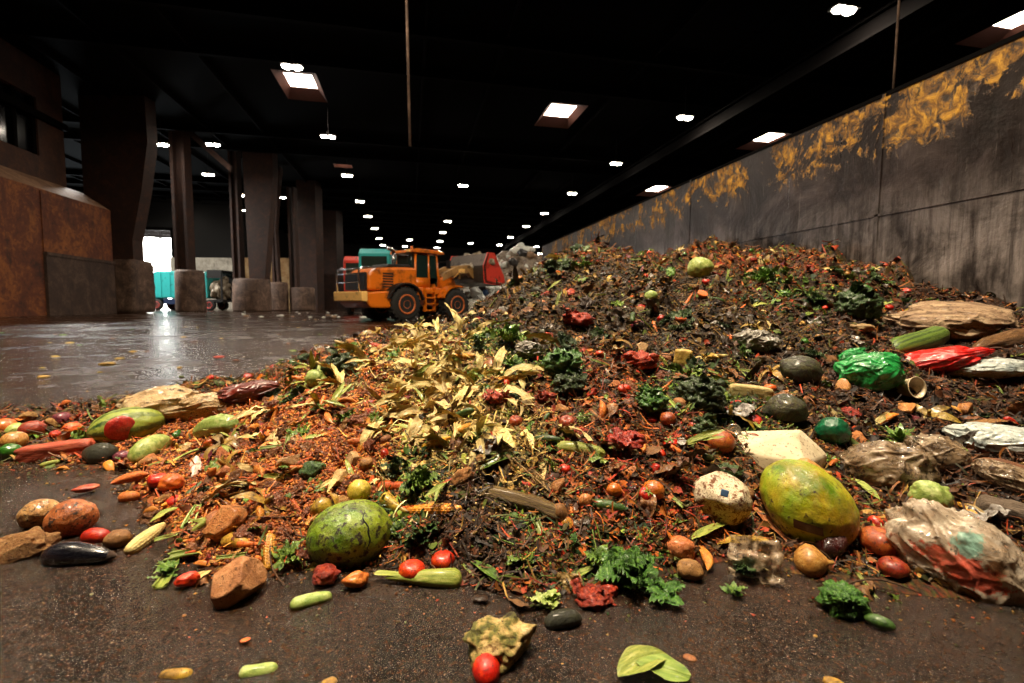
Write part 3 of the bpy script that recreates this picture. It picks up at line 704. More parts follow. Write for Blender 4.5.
# --- far heap of mixed rubbish beside the loader
def mound(name, cx, cy, rx, ry, h, seed, m, label):
    n = 70; u = np.linspace(0, 1, 40)[:, None]; a = np.linspace(0, 2 * PI, n, endpoint=False)[None]
    X = u * np.cos(a) * rx; Y = u * np.sin(a) * ry; pp = np.stack([X * .9 + seed, Y * .9, 0 * X], -1)
    Z = h * (np.cos(u * PI / 2) ** 1.2) * (1 + .22 * fbm(pp * .5, 3, seed)) + .35 * (1 - u ** 4) * fbm(pp * 1.6, 4, seed + 2) - .05
    v = np.stack([X + cx, Y + cy, Z], -1).reshape(-1, 3); f = [(i * n + j, i * n + (j + 1) % n, (i + 1) * n + (j + 1) % n, (i + 1) * n + j) for i in range(39) for j in range(n)]
    tag(mk(name, (v, [q[::-1] for q in f]), m), label, 'heap', kind='stuff'); return lambda x, y: None
def hit_mound(c, rx, ry, h, k):
    out = []
    while len(out) < k:
        a = rnd.uniform(PI, 2 * PI); u = rnd.random() ** .6
        out.append((c.x + u * math.cos(a) * rx, c.y + u * math.sin(a) * ry, h * math.cos(u * PI / 2) ** 1.2))
    return out
cA = at_floor(523, 36); cB = at_floor(478, 30.5)
mound('rubbish_heap', cA.x, cA.y, 4.8, 4.2, 5.0, 3, F0['waste'], 'tall far heap of grey-brown rubbish behind the raised red bucket')
mound('rubbish_apron', cB.x, cB.y, 3.8, 2.6, 2.3, 8, F0['waste'], 'low far heap of pale rubbish between the loader wheel and the tall far heap')
M_bags = [fmat('far_white_bag', ['#c8c8c0', '#e4e8e0', '#f0f0ec'], 2, .4, .4, .05, coat=.3).m, fmat('far_brown_bag', ['#5c4430', '#8c6c50', '#b09478'], 2, .5, .4, .2).m, fmat('far_blue_bag', ['#2c4878', '#4868a0', '#88a0c0'], 2, .4, .4, .1, coat=.3).m, fmat('far_dark_bag', ['#100e0e', '#1c1a1a', '#343030'], 2, .3, .4, .1, coat=.4).m]
BGM = [[to_mesh('rubbish_bag', *lump(3, (.36, .28, .22), .3, 1.8, 7 * i + s, 2, .8), [m]) for s in range(3)] for i, m in enumerate(M_bags)]
for (c, rx, ry, h, k, nm, ws) in ((cA, 4.6, 4.0, 5.0, 75, 'on the tall far heap', (.40, .45, .05, .10)), (cB, 3.8, 2.8, 2.4, 90, 'on the low far heap beside the loader', (.82, .08, .05, .05))):
    for (x, y, z) in hit_mound(c, rx, ry, h, k):
        i = rnd.choices(range(4), ws)[0]; lab = ('white', 'brown', 'blue', 'black')[i] + ' rubbish bag ' + nm
        tag(obj('rubbish_bag', rnd.choice(BGM[i]), None, (x, y, max(z, .1)), (rnd.uniform(0, 3), rnd.uniform(-.4, .4), rnd.uniform(0, 6)), rnd.uniform(.6, 1.5)), lab, 'rubbish bag', lab)
lit = to_mesh('litter_scrap', *lump(2, (.14, .10, .05), .3, 1.8, 5), [M_bags[0]]); litb = to_mesh('litter_scrap', *lump(2, (.14, .10, .05), .3, 1.8, 6), [M_bags[1]])
for k in range(34):
    px = rnd.choice([rnd.uniform(290, 345), rnd.uniform(240, 345), rnd.uniform(355, 400)]); q = at_floor(px, rnd.uniform(22, 44)); w_ = rnd.random() < .7
    lab = ('pale' if w_ else 'brown') + ' litter scrap on the open floor around the loader'
    tag(obj('litter_scrap', lit if w_ else litb, None, (q.x, q.y, .03), (0, 0, rnd.uniform(0, 6)), rnd.uniform(.5, 1.6)), lab, 'litter', lab)
# small flecks on the open wet floor nearer by
flk = [to_mesh('floor_scrap', *lump(2, (.05, .035, .012), .3, 1.8, 9 + k), [fmat('fleck%d' % k, c, 3, .5, .3, .2).m]) for k, c in enumerate((['#8c7430', '#b89840', '#d0b060'], ['#4c2c14', '#6c4424', '#8c6038'], ['#3c5018', '#5c7428', '#789038']))]
for k in range(60):
    q = at_floor(rnd.uniform(-40, 400), rnd.uniform(4.5, 16)); i = rnd.randrange(3)
    if H0(q.x, q.y) < -.01:
        lab = ('yellow', 'brown', 'green')[i] + ' vegetable scrap on the open wet floor behind the heap'
        tag(obj('floor_scrap', flk[i], None, (q.x, q.y, .008), (0, 0, rnd.uniform(0, 6)), rnd.uniform(.6, 1.5)), lab, 'scrap', lab)
# ------------------------------------------------------------------ body of the heap
s = NT('heap_mulch'); ca = s.n('ShaderNodeVertexColor', layer_name='Col'); tc = s.n('ShaderNodeTexCoord')
n1 = s.noise(tc.outputs['Object'], 28, 6, .7); n2 = s.noise(tc.outputs['Object'], 110, 4, .7)
c = s.mix(s.bw(n1, .35, .65), DIRT, ca.outputs['Color']); s.l(s.mix(s.bw(n2, .5, .8), c, hx('#140c07')), s.b.inputs['Base Color'])
s.b.inputs['Specular IOR Level'].default_value = .3; s.l(s.bw(n1, .3, .7, .5, .9), s.b.inputs['Roughness']); s.l(s.bump(n1, .9, .02, s.bump(n2, .6, .006)), s.b.inputs['Normal'])
M_mulch = s.m
s = NT('heap_scraps'); ca = s.n('ShaderNodeVertexColor', layer_name='Col'); tc = s.n('ShaderNodeTexCoord')
n1 = s.noise(tc.outputs['Object'], 60, 5, .7)
s.l(s.mix(s.bw(n1, .58, .72, 0, .8), ca.outputs['Color'], hx('#2a180c')), s.b.inputs['Base Color'])
s.l(s.bw(n1, .3, .7, .4, .85), s.b.inputs['Roughness']); s.b.inputs['Coat Weight'].default_value = .05; s.b.inputs['Specular IOR Level'].default_value = .35; s.l(s.bump(n1, .5, .004), s.b.inputs['Normal'])
M_scrap = s.m

nth, nr = 620, 520
th = np.linspace(R(-66), R(100), nth); rr = np.exp(np.linspace(math.log(0.85), math.log(16.5), nr))
TH, RR = np.meshgrid(th, rr, indexing='ij')
mx = np.where(np.sin(TH) > 0.05, (WALLX - 0.003) / np.maximum(np.sin(TH), .05), 99); RR = np.minimum(RR, mx)
gx = RR * np.sin(TH); gy = RR * np.cos(TH); gh = H0(gx, gy); gz = gh + HN(gx, gy, gh) + np.clip(gh / .1, 0, 1) * .008 * fbm(np.stack([gx, gy, 0 * gx], -1) * 60, 2, 17)
zi = zone(gx.ravel(), gy.ravel()); ncol = np.zeros((nth * nr, 4))
for k, nm in enumerate(PALN):
    m = zi == k; ncol[m] = PALC[nm][rng.integers(0, len(PALC[nm]), m.sum())]
ncol[:, :3] *= 0.75
ii, jj = np.meshgrid(np.arange(nth - 1), np.arange(nr - 1), indexing='ij'); q = (ii * nr + jj).ravel()
keep = (gz.ravel()[q] > -0.06) | (gz.ravel()[q + nr + 1] > -0.06)
ff = np.stack([q, q + 1, q + nr + 1, q + nr], -1)[keep]; ff = ff[:, ::-1]
heap = obj('compost_heap', fast_mesh('compost_heap', np.stack([gx, gy, gz], -1).reshape(-1, 3), ff, 4, [M_mulch], ncol, True))
tag(heap, 'huge sloping heap of brown rotting food waste lying against the scuffed steel wall', 'heap', kind='stuff')

# ------------------------------------------------------------------ shredded scraps all over the heap
def sample(n, p=1.75, rmin=1.0, rmax=10.5, a0=-64, a1=62, hmin=0.012, vis=True, tol=.10):
    X = []; Y = []; tot = 0
    while tot < n:
        m = n * 2
        th = rng.uniform(R(a0), R(a1), m); u = rng.random(m); e = 2 - p
        r = (rmin ** e + u * (rmax ** e - rmin ** e)) ** (1 / e) if abs(e) > 1e-3 else rmin * (rmax / rmin) ** u
        x = r * np.sin(th); y = r * np.cos(th); ok = x < WALLX - .05
        x = x[ok]; y = y[ok]; h = H0(x, y); ok = h > hmin
        x = x[ok]; y = y[ok]; h = h[ok]
        if vis: ok = visible(x, y, h, tol); x = x[ok]; y = y[ok]
        X.append(x); Y.append(y); tot += len(x)
    return np.concatenate(X)[:n], np.concatenate(Y)[:n]
def frames(x, y, tilt):
    e = .015; z = H(x, y); nx = -(H(x + e, y) - z) / e; ny = -(H(x, y + e) - z) / e
    N = np.stack([nx * .7, ny * .7, np.ones_like(x)], -1) + rng.normal(size=(len(x), 3)) * tilt
    N /= np.linalg.norm(N, axis=1, keepdims=True)
    T = rng.normal(size=(len(x), 3)); T -= (T * N).sum(1, keepdims=True) * N; T /= np.linalg.norm(T, axis=1, keepdims=True)
    return z, N, T, np.cross(N, T)
def scatter(name, label, n, tpl, faces, k, size, asp, tilt, lift, palf=None, sub=None, wig=.25, pts=None, pow_=.95, mat=None, thin=0):
    if pts is None:
        x, y = sample(n, a1=78, a0=-66, tol=.38)
        if thin: k_ = (zone(x, y) != PALN.index('pulp')) | (rng.random(len(x)) < thin); x, y = x[k_], y[k_]
    else: x, y = pts
    n = len(x); z, N, T, B = frames(x, y, tilt); r = np.sqrt(x * x + y * y)
    S = rng.uniform(size[0], size[1], n) * (.55 + .45 * r / 1.5) ** pow_
    A = rng.uniform(asp[0], asp[1], n)
    t = np.asarray(tpl, float)                                   # (m,3) template in T,B,N axes
    V = t[None] + rng.normal(size=(n, len(t), 3)) * wig * np.abs(t).max(0) * .6
    bend = rng.normal(size=n)[:, None] * .35
    tx = V[..., 0]; ty = V[..., 1] * A[:, None]; tz = V[..., 2] * np.maximum(A[:, None], .35) + bend * (tx ** 2 - .2) + .3 * rng.normal(size=n)[:, None] * ty * tx
    W = (tx[..., None] * T[:, None] + ty[..., None] * B[:, None] + tz[..., None] * N[:, None]) * S[:, None, None]
    W = W + np.stack([x, y, np.maximum(z, 0) + lift * S], -1)[:, None]
    W[..., 0] = np.minimum(W[..., 0], WALLX - .004); W[..., 2] = np.maximum(W[..., 2], .001)
    zi = zone(x, y) if palf is None else None
    C = np.zeros((n, 4))
    if palf is None:
        for kk, nm in enumerate(PALN):
            m = zi == kk; C[m] = PALC[nm][rng.integers(0, len(PALC[nm]), m.sum())]
    else:
        pc = np.array([hx(c) for c in palf]); C = pc[rng.integers(0, len(pc), n)]
    C[:, :3] *= rng.uniform(.35, 1.45, (n, 1)); C = np.clip(C, 0, 1); C[:, 3] = 1
    Cv = np.repeat(C, len(t), 0); f = (np.asarray(faces)[None] + (np.arange(n) * len(t))[:, None, None]).reshape(-1, k)
    o = obj(name, fast_mesh(name, W.reshape(-1, 3), f, k, [mat or M_scrap], Cv)); tag(o, label, 'scraps', kind='stuff'); return o
octv = [(1, 0, 0), (-1, 0, 0), (.2, 1, 0), (-.1, -1, 0), (0, .1, .8), (0, 0, -.8)]
octf = [(0, 2, 4), (2, 1, 4), (1, 3, 4), (3, 0, 4), (2, 0, 5), (1, 2, 5), (3, 1, 5), (0, 3, 5)]
chipv = [(x, y * (1 - .5 * abs(x)), .25 * x * x - .15 * y * y) for x in (-1, -.33, .33, 1) for y in (-1, 0, 1)]
chipf = grid_faces(4, 3)
strv = [(x, y, .12 * math.sin(3 * x)) for x in (-1, -.6, -.2, .2, .6, 1) for y in (-1, 1)]
strf = grid_faces(6, 2)
scatter('pulp_crumbs', 'wet crumbs of mashed fruit and soil covering the whole heap', 175000, octv, octf, 3, (.0025, .009), (.6, 1.0), .6, .2)
scatter('peel_scraps', 'small torn peelings and leaf scraps strewn over the heap', 24000, chipv, chipf, 4, (.007, .020), (.5, 1.0), .4, .3, thin=.3)
scatter('fibre_strands', 'thin fibres and grassy strands tangled over the heap', 19000, strv, strf, 4, (.012, .040), (.03, .08), .3, .5, wig=.12, thin=.5)

px_, py_ = sample(150000, rmax=5.5, a1=20); k_ = zone(px_, py_) == PALN.index('pulp'); px_, py_ = px_[k_][:45000], py_[k_][:45000]
scatter('pulp_mash', 'fibrous orange-brown fruit mash at the low end of the heap', len(px_), octv, octf, 3, (.003, .010), (.6, 1), .7, .6, pts=(px_, py_), palf=['#a85a24', '#8c4418', '#b8702c', '#6c3010', '#c08038', '#9c4e1c', '#54280e'])

# grit on the wet floor
s = NT('wet_grit'); ca = s.n('ShaderNodeVertexColor', layer_name='Col'); s.l(ca.outputs['Color'], s.b.inputs['Base Color']); s.b.inputs['Roughness'].default_value = .14; s.b.inputs['Specular IOR Level'].default_value = .8; M_grit = s.m
def floor_pts(n):
    th = rng.uniform(R(-60), R(75), n * 2); u = rng.random(n * 2); r = .75 * (6.0 / .75) ** (u ** 1.15); x = r * np.sin(th); y = r * np.cos(th)
    k = (H0(x, y) < .01) & (x < WALLX - .1); return x[k][:n], y[k][:n]
_H = H
def H(x, y): return np.zeros_like(np.asarray(x, float))
scatter('floor_grit', 'wet dark grit and soil crumbs spread over the concrete floor', 70000, octv, octf, 3, (.0008, .0032), (.6, 1), .6, .1, palf=['#1a0e06', '#2e1a0c', '#3c281a', '#54402c', '#120a05', '#281a10', '#6c5844'], pts=floor_pts(70000), mat=M_grit)
def spill_pts(n):
    x = rng.uniform(-5, 4.5, n * 12); y = rng.uniform(.2, 5, n * 12); h = H0(x, y); w = np.exp(np.minimum(h, 0) / .03); k = (h < .015) & (rng.random(len(x)) < w); return x[k][:n], y[k][:n]
scatter('spilled_crumbs', 'mashed crumbs spilled on the floor along the foot of the heap', 12000, octv, octf, 3, (.002, .007), (.6, 1), .6, .1, pts=spill_pts(12000))
H = _H
# ------------------------------------------------------------------ food materials
F_ = {}
def fm(k, *a, **kw): kw.setdefault('vs', 20.0); F_[k] = fmat(k, *a, **kw).m
fm('tomato_skin', ['#7c0c04', '#c42406', '#e4500c'], 2, .3, .25, .34, coat=.3, hue=.003, var=.3)
fm('tomato_flesh', ['#641004', '#b02808', '#e0581c'], 4, .4, .9, .38, coat=.15, hue=.003, var=.3)
fm('orange_skin', ['#b84a08', '#e06a10', '#f08420'], 2, .35, .3, .25, bscale=40, coat=.3)
fm('potato_skin', ['#6a4020', '#94602e', '#b07c44'], 3, .6, .4, .35, coat=.1)
fm('onion_skin', ['#7a4418', '#b87838', '#d8a868'], 1.5, .35, .2, .28, stretch=(4, 4, .4), coat=.3)
fm('carrot_skin', ['#b04408', '#dc6410', '#ec8428'], 2, .4, .4, .28, stretch=(5, 1, 1))
fm('pumpkin_flesh', ['#b85810', '#e07c1c', '#ecA040'], 4, .4, .5, .3)
fm('corn_kernels', ['#a86410', '#d89018', '#ecb83c'], 3, .35, .3, .25, coat=.4)
fm('husk', ['#94783c', '#ccac64', '#e4d090', '#a4a850'], 1.2, .5, .5, .18, stretch=(.6, 9, 4), var=.4, coat=.1)
fm('husk_green', ['#5c7420', '#94a03c', '#c4c068'], 1.2, .45, .4, .2, stretch=(.6, 9, 4), var=.3)
fm('lettuce', ['#2c4a10', '#5c8020', '#9cb044'], 3, .35, .5, .18, var=.45, hue=.02)
fm('kale', ['#16260a', '#2c4812', '#54702a'], 5, .4, .7, .15, var=.4)
fm('kale_bright', ['#1c4010', '#386c18', '#6c9c30'], 5, .35, .7, .12, var=.3)
fm('cabbage', ['#5c7830', '#94a850', '#c8cc88'], 2, .4, .3, .25, var=.3)
fm('banana_skin', ['#4c3410', '#a88020', '#d0a830'], 1.5, .5, .3, .4, var=.4)
fm('stalk', ['#54701c', '#88983a', '#b8b868'], 1.5, .4, .4, .2, stretch=(.5, 6, 6), var=.4)
fm('pepper_skin', ['#1c4410', '#306018', '#4c7c20'], 1.5, .2, .1, .2, coat=.7, var=.3)
fm('pepper_red', ['#7c0c04', '#b82008', '#d8400c'], 1.5, .3, .2, .3, coat=.4, hue=.003)
fm('apple_skin', ['#7c200c', '#a83c18', '#c87434'], 2, .35, .25, .4, coat=.25)
fm('squash_rind', ['#8c6a3c', '#b89058', '#d8b888'], 2.5, .55, .5, .38)
fm('squash_flesh', ['#a85c24', '#c87c3c', '#dc9c5c'], 3, .5, .8, .35)
fm('avocado_skin', ['#14160a', '#23260f', '#3c3c1a'], 5, .45, .6, .25)
fm('citrus_pith', ['#d8a048', '#e8c070', '#f0d8a0'], 4, .4, .4, .25)
fm('citrus_pulp', ['#d86c10', '#f09820', '#f4b848'], 6, .25, .8, .15, coat=.5)
fm('bread', ['#7c4a1c', '#a87038', '#caa068'], 5, .8, .9, .3, coat=0)
fm('cardboard', ['#4c2c16', '#6c4424', '#84582f'], 2, .75, .3, .25, coat=0)
fm('cucumber_skin', ['#1c3410', '#305018', '#5c7830'], 3, .35, .3, .25)
fm('twig', ['#2c1a0c', '#4a2e16', '#6c4824'], 2, .7, .5, .2, stretch=(.5, 6, 6), coat=0)
fm('dead_leaf', ['#3c200e', '#6c3c18', '#8c5a28', '#4c4418'], 2, .5, .5, .25, stretch=(.7, 4, 4), var=.5)
fm('dark_leaf', ['#140e08', '#2c1c0e', '#443016', '#2c3414'], 2, .35, .5, .2, stretch=(.7, 4, 4), var=.4, coat=.3)
fm('eggshell', ['#c8a888', '#e0ccb0', '#ece0d0'], 3, .5, .1, .3, coat=0)
fm('plastic_white', ['#8c8078', '#b8b0a8', '#d8d4cc'], 2, .3, .6, .42, coat=.4)
fm('turnip_skin', ['#7c2444', '#c08890', '#e0ccb8'], 1.2, .35, .2, .3)
fm('radicchio', ['#3c0818', '#6c1428', '#8c3040'], 3, .35, .5, .2, coat=.3)
fm('pulp_clod', ['#6c3412', '#9c5424', '#c07c40'], 6, .5, 1.0, .3, bscale=18, dist=.012)
fm('soil_clod', ['#24140a', '#3c2410', '#5c3818'], 6, .55, 1.0, .2, bscale=18, dist=.012)

# ------------------------------------------------------------------ shapes (metres, resting on the xy plane)
def me(kind, part, m, smooth=True): return to_mesh(kind, part[0], part[1], [F_[m] if isinstance(m, str) else m], smooth)
def tomato_shape(seed=0, a=.033):
    v, f = lathe(sph_prof(14, .8, .85, .9, .14), 30, 5, .06); v = noisy((v, f), .05, 1.5, seed)[0]; v[:, 2] *= .86
    return v * a, f
def calyx_shape(a=.033, seed=0):
    ps = []
    for k in range(5): ps.append(xf(leaf(.8, .28, .15, .03, 2, .1, 6, 3, seed + k), (0, 0, .58), (0, R(-8), k * 2 * PI / 5)))
    ps.append(tube([(0, 0, .55), (.02, 0, .8), (.1, .03, 1.0)], .06, 6))
    v, f = join(*ps); return v * a, f
def spindle(prof, bend=.0, amp=.02, seed=0, seg=18, fr=3, lobes=0, ld=0):
    """unit length along x from -.5 to .5, radius given for y,z in 0..1 units"""
    v, f = lathe([(r, t) for t, r in prof], seg, lobes, ld, 'x')
    n = fbm(np.stack([v[:, 0] * fr, v[:, 1] * .8, v[:, 2] * .8], -1) + seed * 3.3, 3, seed)
    v[:, 1:] *= (1 + amp * 4 * n)[:, None]; v[:, 2] += bend * (1 - 4 * v[:, 0] ** 2) * 1.0
    return v, f
CARROT = [(-.5, .02), (-.49, .5), (-.46, .85), (-.4, 1), (-.2, .9), (0, .72), (.2, .52), (.35, .35), (.45, .18), (.5, .02)]
CUKE = [(-.5, .05), (-.48, .5), (-.43, .8), (-.35, .95), (-.1, 1), (.15, 1), (.35, .92), (.43, .75), (.48, .45), (.5, .05)]
POTA = [(-.5, .03), (-.47, .4), (-.4, .7), (-.28, .92), (-.1, 1), (.1, .98), (.28, .88), (.4, .66), (.47, .38), (.5, .03)]
EGGP = [(-.5, .03), (-.48, .5), (-.4, .82), (-.25, 1), (-.05, .98), (.15, .82), (.3, .66), (.42, .5), (.48, .3), (.5, .05)]
def cob_shape(husk=False, seed=0):
    """corn cob with rows of kernels, unit length"""
    nt, ns = 96, 72; v = []; f = []
    for i in range(nt + 1):
        t = i / nt; r = (np.sin(PI * min(t * .92 + .05, 1)) ** .38) * (1 - .35 * t) if 0 < i < nt else .04
        for j in range(ns):
            a = 2 * PI * j / ns
            k = abs(math.sin(a * 7)) ** .5 * abs(math.sin(t * 26 * PI / 2 + (PI / 2 if int(a * 7 / PI) % 2 else 0))) ** .5
            rr = r * (.86 + .16 * k) if 2 < i < nt - 2 else r * .9
            v.append((t - .5, rr * math.cos(a), rr * math.sin(a)))
        if i: f += [((i - 1) * ns + j, (i - 1) * ns + (j + 1) % ns, i * ns + (j + 1) % ns, i * ns + j) for j in range(ns)]
    return np.array(v), f
def stalk_shape(seed=0, n=10, ribs=True, thick=.16):
    """celery-like stalk: open C section, unit length along x"""
    v = []; f = []; m = 9; r = random.Random(seed); b = r.uniform(-.08, .08)
    for i in range(n + 1):
        t = i / n; w = 1 - .45 * t; yo = b * math.sin(t * PI) * 3
        for side in (1, 1 - thick * 2.2):
            for j in range(m):
                a = -PI * .05 + PI * 1.1 * j / (m - 1)
                rr = w * side * (1 + .04 * math.cos(a * 14) * (side == 1))
                v.append((t - .5, rr * math.cos(a) + yo, -rr * math.sin(a) * .6 + .45 * w))
    M = 2 * m
    for i in range(n):
        for j in range(m - 1):
            a = i * M + j; f.append((a, a + 1, a + M + 1, a + M)); c = a + m; f.append((c + 1, c, c + M, c + M + 1))
        for j in (0, m - 1): a = i * M + j; f.append((a, a + m, a + m + M, a + M))
    for i in (0, n): f += [(i * M + j, i * M + j + 1, i * M + m + j + 1, i * M + m + j) for j in range(m - 1)]
    return np.array(v), f
def wedge_shape(arc=150, seed=0, rind=.0):
    """melon-like crescent slice of radius 1"""
    v = []; f = []; n = 22; cs = []
    for i in range(n + 1):
        a = R(-arc / 2 + arc * i / n); s = math.sin(PI * (i + .15) / (n + .3)) ** .6
        c = [(1, -.02), (.97, -.30 * s), (.86, -.36 * s), (.72 - .12 * s, -.10 * s), (.55, 0), (.72 - .12 * s, .10 * s), (.86, .36 * s), (.97, .30 * s), (1, .02)]
        for r_, z in c: rr = .98 - (1 - r_) * s; v.append((rr * math.sin(a), rr * math.cos(a) - .6, z + .3))
        if i: f += [((i - 1) * 9 + j, (i - 1) * 9 + (j + 1) % 9, i * 9 + (j + 1) % 9, i * 9 + j) for j in range(9)]
    f += [tuple(range(9)), tuple(n * 9 + j for j in range(8, -1, -1))]
    return noisy((np.array(v), f), .02, 3, seed)
def clump_shape(n=14, rad=1, seed=0, ruffle=.10, rf=5, W=.7, nu=14, nv=11, up=.5, curl=.25):
    """bunch of ruffled leaves"""
    r = random.Random(seed); ps = []
    for k in range(n):
        L = rad * r.uniform(.6, 1.05); el = up * r.random() ** .8 * PI / 2
        lf = leaf(L, L * W, r.uniform(-.1, curl), ruffle, rf + r.random() * 2, .12, nu, nv, seed * 31 + k, crumple=.05)
        ps.append(xf(lf, (rad * r.uniform(-.1, .1), rad * r.uniform(-.1, .1), rad * r.uniform(0, .2)), (r.uniform(-.5, .5), -el, k * 2.4 + r.random())))
    return join(*ps)
def frilly_ball(seed=0, sub=5, amp=.22):
    """tight curled head of kale or broccoli"""
    v, f = ico(sub); d = v.copy(); n = fbm(d * 3 + seed, 2, seed); n2 = np.abs(fbm(d * 9 + seed, 3, seed + 5)); n3 = np.abs(vn(d * 22 + seed, seed + 9))
    rr = 1 + amp * n - .22 * n2 - .12 * n3; v = d * rr[:, None]; v[:, 2] *= .75
    return v, f
def peel_shape(seed=0, L=.11):
    r = random.Random(seed); ps = [tube([(0, 0, .03), (0, 0, .05), (.004, 0, .065)], [.009, .007, .006], 7)]
    for k in range(4): ps.append(xf(leaf(L, .032, .22, .01, 1.5, .12, 12, 5, seed + k, base=3), (0, 0, .03), (0, R(r.uniform(0, 30)), k * PI / 2 + r.uniform(-.4, .4))))
    return join(*ps)
def onion_shape(seed=0):
    pr = [(.02, -.82), (.12, -.84), (.5, -.7), (.85, -.35), (1, 0), (.9, .35), (.6, .65), (.3, .84), (.14, 1.0), (.10, 1.2), (.02, 1.22)]
    return noisy(lathe(pr, 26, 9, .02), .05, 2, seed)
def cap_shape(k=.6):
    """half fruit, cut face up"""
    pr = [(.02, 0), (.3, .02), (.62, .16), (.86, .42), (.98, .75), (1, 1), (.93, 1.01), (.02, .98)]
    return lathe(pr, 26)
def shell_shape(seed=0):
    v, f = lathe([(.02, 0), (.4, .06), (.75, .3), (.95, .7), (1, 1), (.9 + .02, 1.05), (.93, 1), (.9, .7), (.7, .34), (.36, .12), (.02, .07)], 20)
    v[:, 2] += (v[:, 2] > .65) * .18 * np.sin(np.arctan2(v[:, 1], v[:, 0]) * 5 + seed); return v, f
def sheet_shape(L=1, W=.7, amp=.12, seed=0, n=18):
    v, f = leaf(L, W, .02, 0, 1, 0, n, n, seed, base=3, crumple=0); x = np.linspace(0, 1, n)
    X, Y = np.meshgrid(x * L, (x - .5) * W, indexing='ij'); p = np.stack([X * 3 / L, Y * 3 / L, 0 * X + seed], -1)
    Z = amp * L * (np.abs(fbm(p, 3, seed)) + .5 * fbm(p * .5, 1, seed + 4))
    e = .05 * L * fbm(p * 2, 2, seed + 8)
    return np.stack([X + e, Y + e, Z], -1).reshape(-1, 3), grid_faces(n, n)

KIND = {}
def kd(kind, metas): KIND[kind] = metas
kd('tomato', [(me('tomato', xf(tomato_shape(i), (0, 0, .022)), 'tomato_skin'), [('calyx', me('calyx', xf(calyx_shape(seed=i), (0, 0, .022)), 'stalk'))] if i % 2 else []) for i in range(3)])
kd('crushed_tomato', [(me('crushed_tomato', lump(4, (.045, .036, .02), .35, 1.6, i, 3, .7), 'tomato_flesh'), []) for i in range(3)])
kd('orange', [(me('orange', xf(lump(4, (.034, .034, .031), .05, 1.5, i), (0, 0, .022)), 'orange_skin'), []) for i in range(2)])
kd('potato', [(me('potato', xf(spindle(POTA, .1, .05, i), (0, 0, .02), (0, 0, 0), (.085, .029, .025)), 'potato_skin'), []) for i in range(3)])
kd('onion', [(me('onion', xf(onion_shape(i), (0, 0, .02), (R(70), 0, 0), (.033,) * 3), 'onion_skin'), []) for i in range(2)])
kd('carrot', [(me('carrot', xf(spindle(CARROT, .3 * (i - 1), .03, i, 14), (0, 0, .012), (0, 0, 0), (.15, .014, .014)), 'carrot_skin'), [('leafy_top', me('leafy_top', join(*[xf(leaf(.05, .012, .2, .02, 3, .1, 8, 3, j), (-.07, 0, .012), (0, R(-10), PI + (j - 2) * .4)) for j in range(5)]), 'lettuce'))] if i == 0 else []) for i in range(3)])
kd('pumpkin_slice', [(me('pumpkin_slice', xf(wedge_shape(110 + 20 * i, i), (0, 0, 0), (0, 0, 0), (.06, .06, .05)), 'pumpkin_flesh'), []) for i in range(2)])
kd('corn_cob', [(me('corn_cob', xf(cob_shape(), (0, 0, .02), (0, 0, 0), (.17, .023, .023)), 'corn_kernels'), [('husk_leaf', me('husk_leaf', join(xf(leaf(.15, .05, .12, .01, 2, .3, 12, 5, 3), (-.09, .0, .0), (0, 0, R(14))), xf(leaf(.13, .05, .1, .02, 2, .3, 12, 5, 4), (-.09, 0, .01), (R(60), 0, R(-20)))), 'husk'))])])
kd('corn_husk', [(me('corn_husk', join(*[xf(leaf(.17, .026 + .008 * j, .05 + .05 * j, .02, 1.5 + j * .5, .3, 20, 7, i * 7 + j, twist=.8 * (j - 1), ribs=.0006, crumple=.06), (0, 0, .005 * j), (.2 * j, -.05 * j, (j - .5) * .35)) for j in range(1 + i % 3)]), 'husk'), []) for i in range(5)])
kd('green_husk', [(me('green_husk', join(*[xf(leaf(.17, .03, .06 + .05 * j, .012, 1.5, .3, 16, 7, i * 5 + j, twist=.5 * j, ribs=.0006), (0, 0, .004 * j), (.3 * j, -.1, j * .3)) for j in range(1 + i % 2)]), 'husk_green'), []) for i in range(3)])
kd('lettuce_leaf', [(me('lettuce_leaf', leaf(.12, .085, .10, .05, 5 + i, .2, 26, 15, i, crumple=.09), 'lettuce'), [('midrib', me('midrib', tube([(x, 0, .0015 + .10 * .12 * (math.sin(x / .12 * PI * .9) - .3 * x / .12)) for x in np.linspace(0, .11, 8)], [.004, .004, .0035, .003, .0026, .002, .0015, .001], 5), 'stalk'))] if i < 1 else []) for i in range(3)])
kd('kale_bunch', [(me('kale_bunch', clump_shape(22, .085, i, .15, 11, .75, 22, 9, .45), 'kale'), []) for i in range(2)])
kd('herb_sprig', [(me('herb_sprig', clump_shape(30, .075, 40 + i, .08, 5, .32, 10, 5, .5), 'lettuce'), []) for i in range(2)])
kd('banana_peel', [(me('banana_peel', peel_shape(i), 'banana_skin'), []) for i in range(3)])
kd('celery_stalk', [(me('celery_stalk', xf(stalk_shape(i), (0, 0, .006), (0, 0, 0), (.19, .012, .012)), 'stalk'), []) for i in range(3)])
kd('green_pepper', [(me('green_pepper', xf(spindle(CUKE, .1, .06, i, 24, 2, 4, .12), (0, 0, .02), (0, 0, 0), (.085, .028, .026)), 'pepper_skin'), [('stem', me('stem', tube([(-.045, 0, .02), (-.055, 0, .024), (-.066, .006, .03)], [.008, .004, .004], 6), 'stalk'))]) for i in range(2)])
kd('red_pepper', [(me('red_pepper', xf(spindle(CUKE, .2, .07, 4 + i, 24, 2, 3, .14), (0, 0, .015), (0, 0, 0), (.09, .022, .018)), 'pepper_red'), []) for i in range(2)])
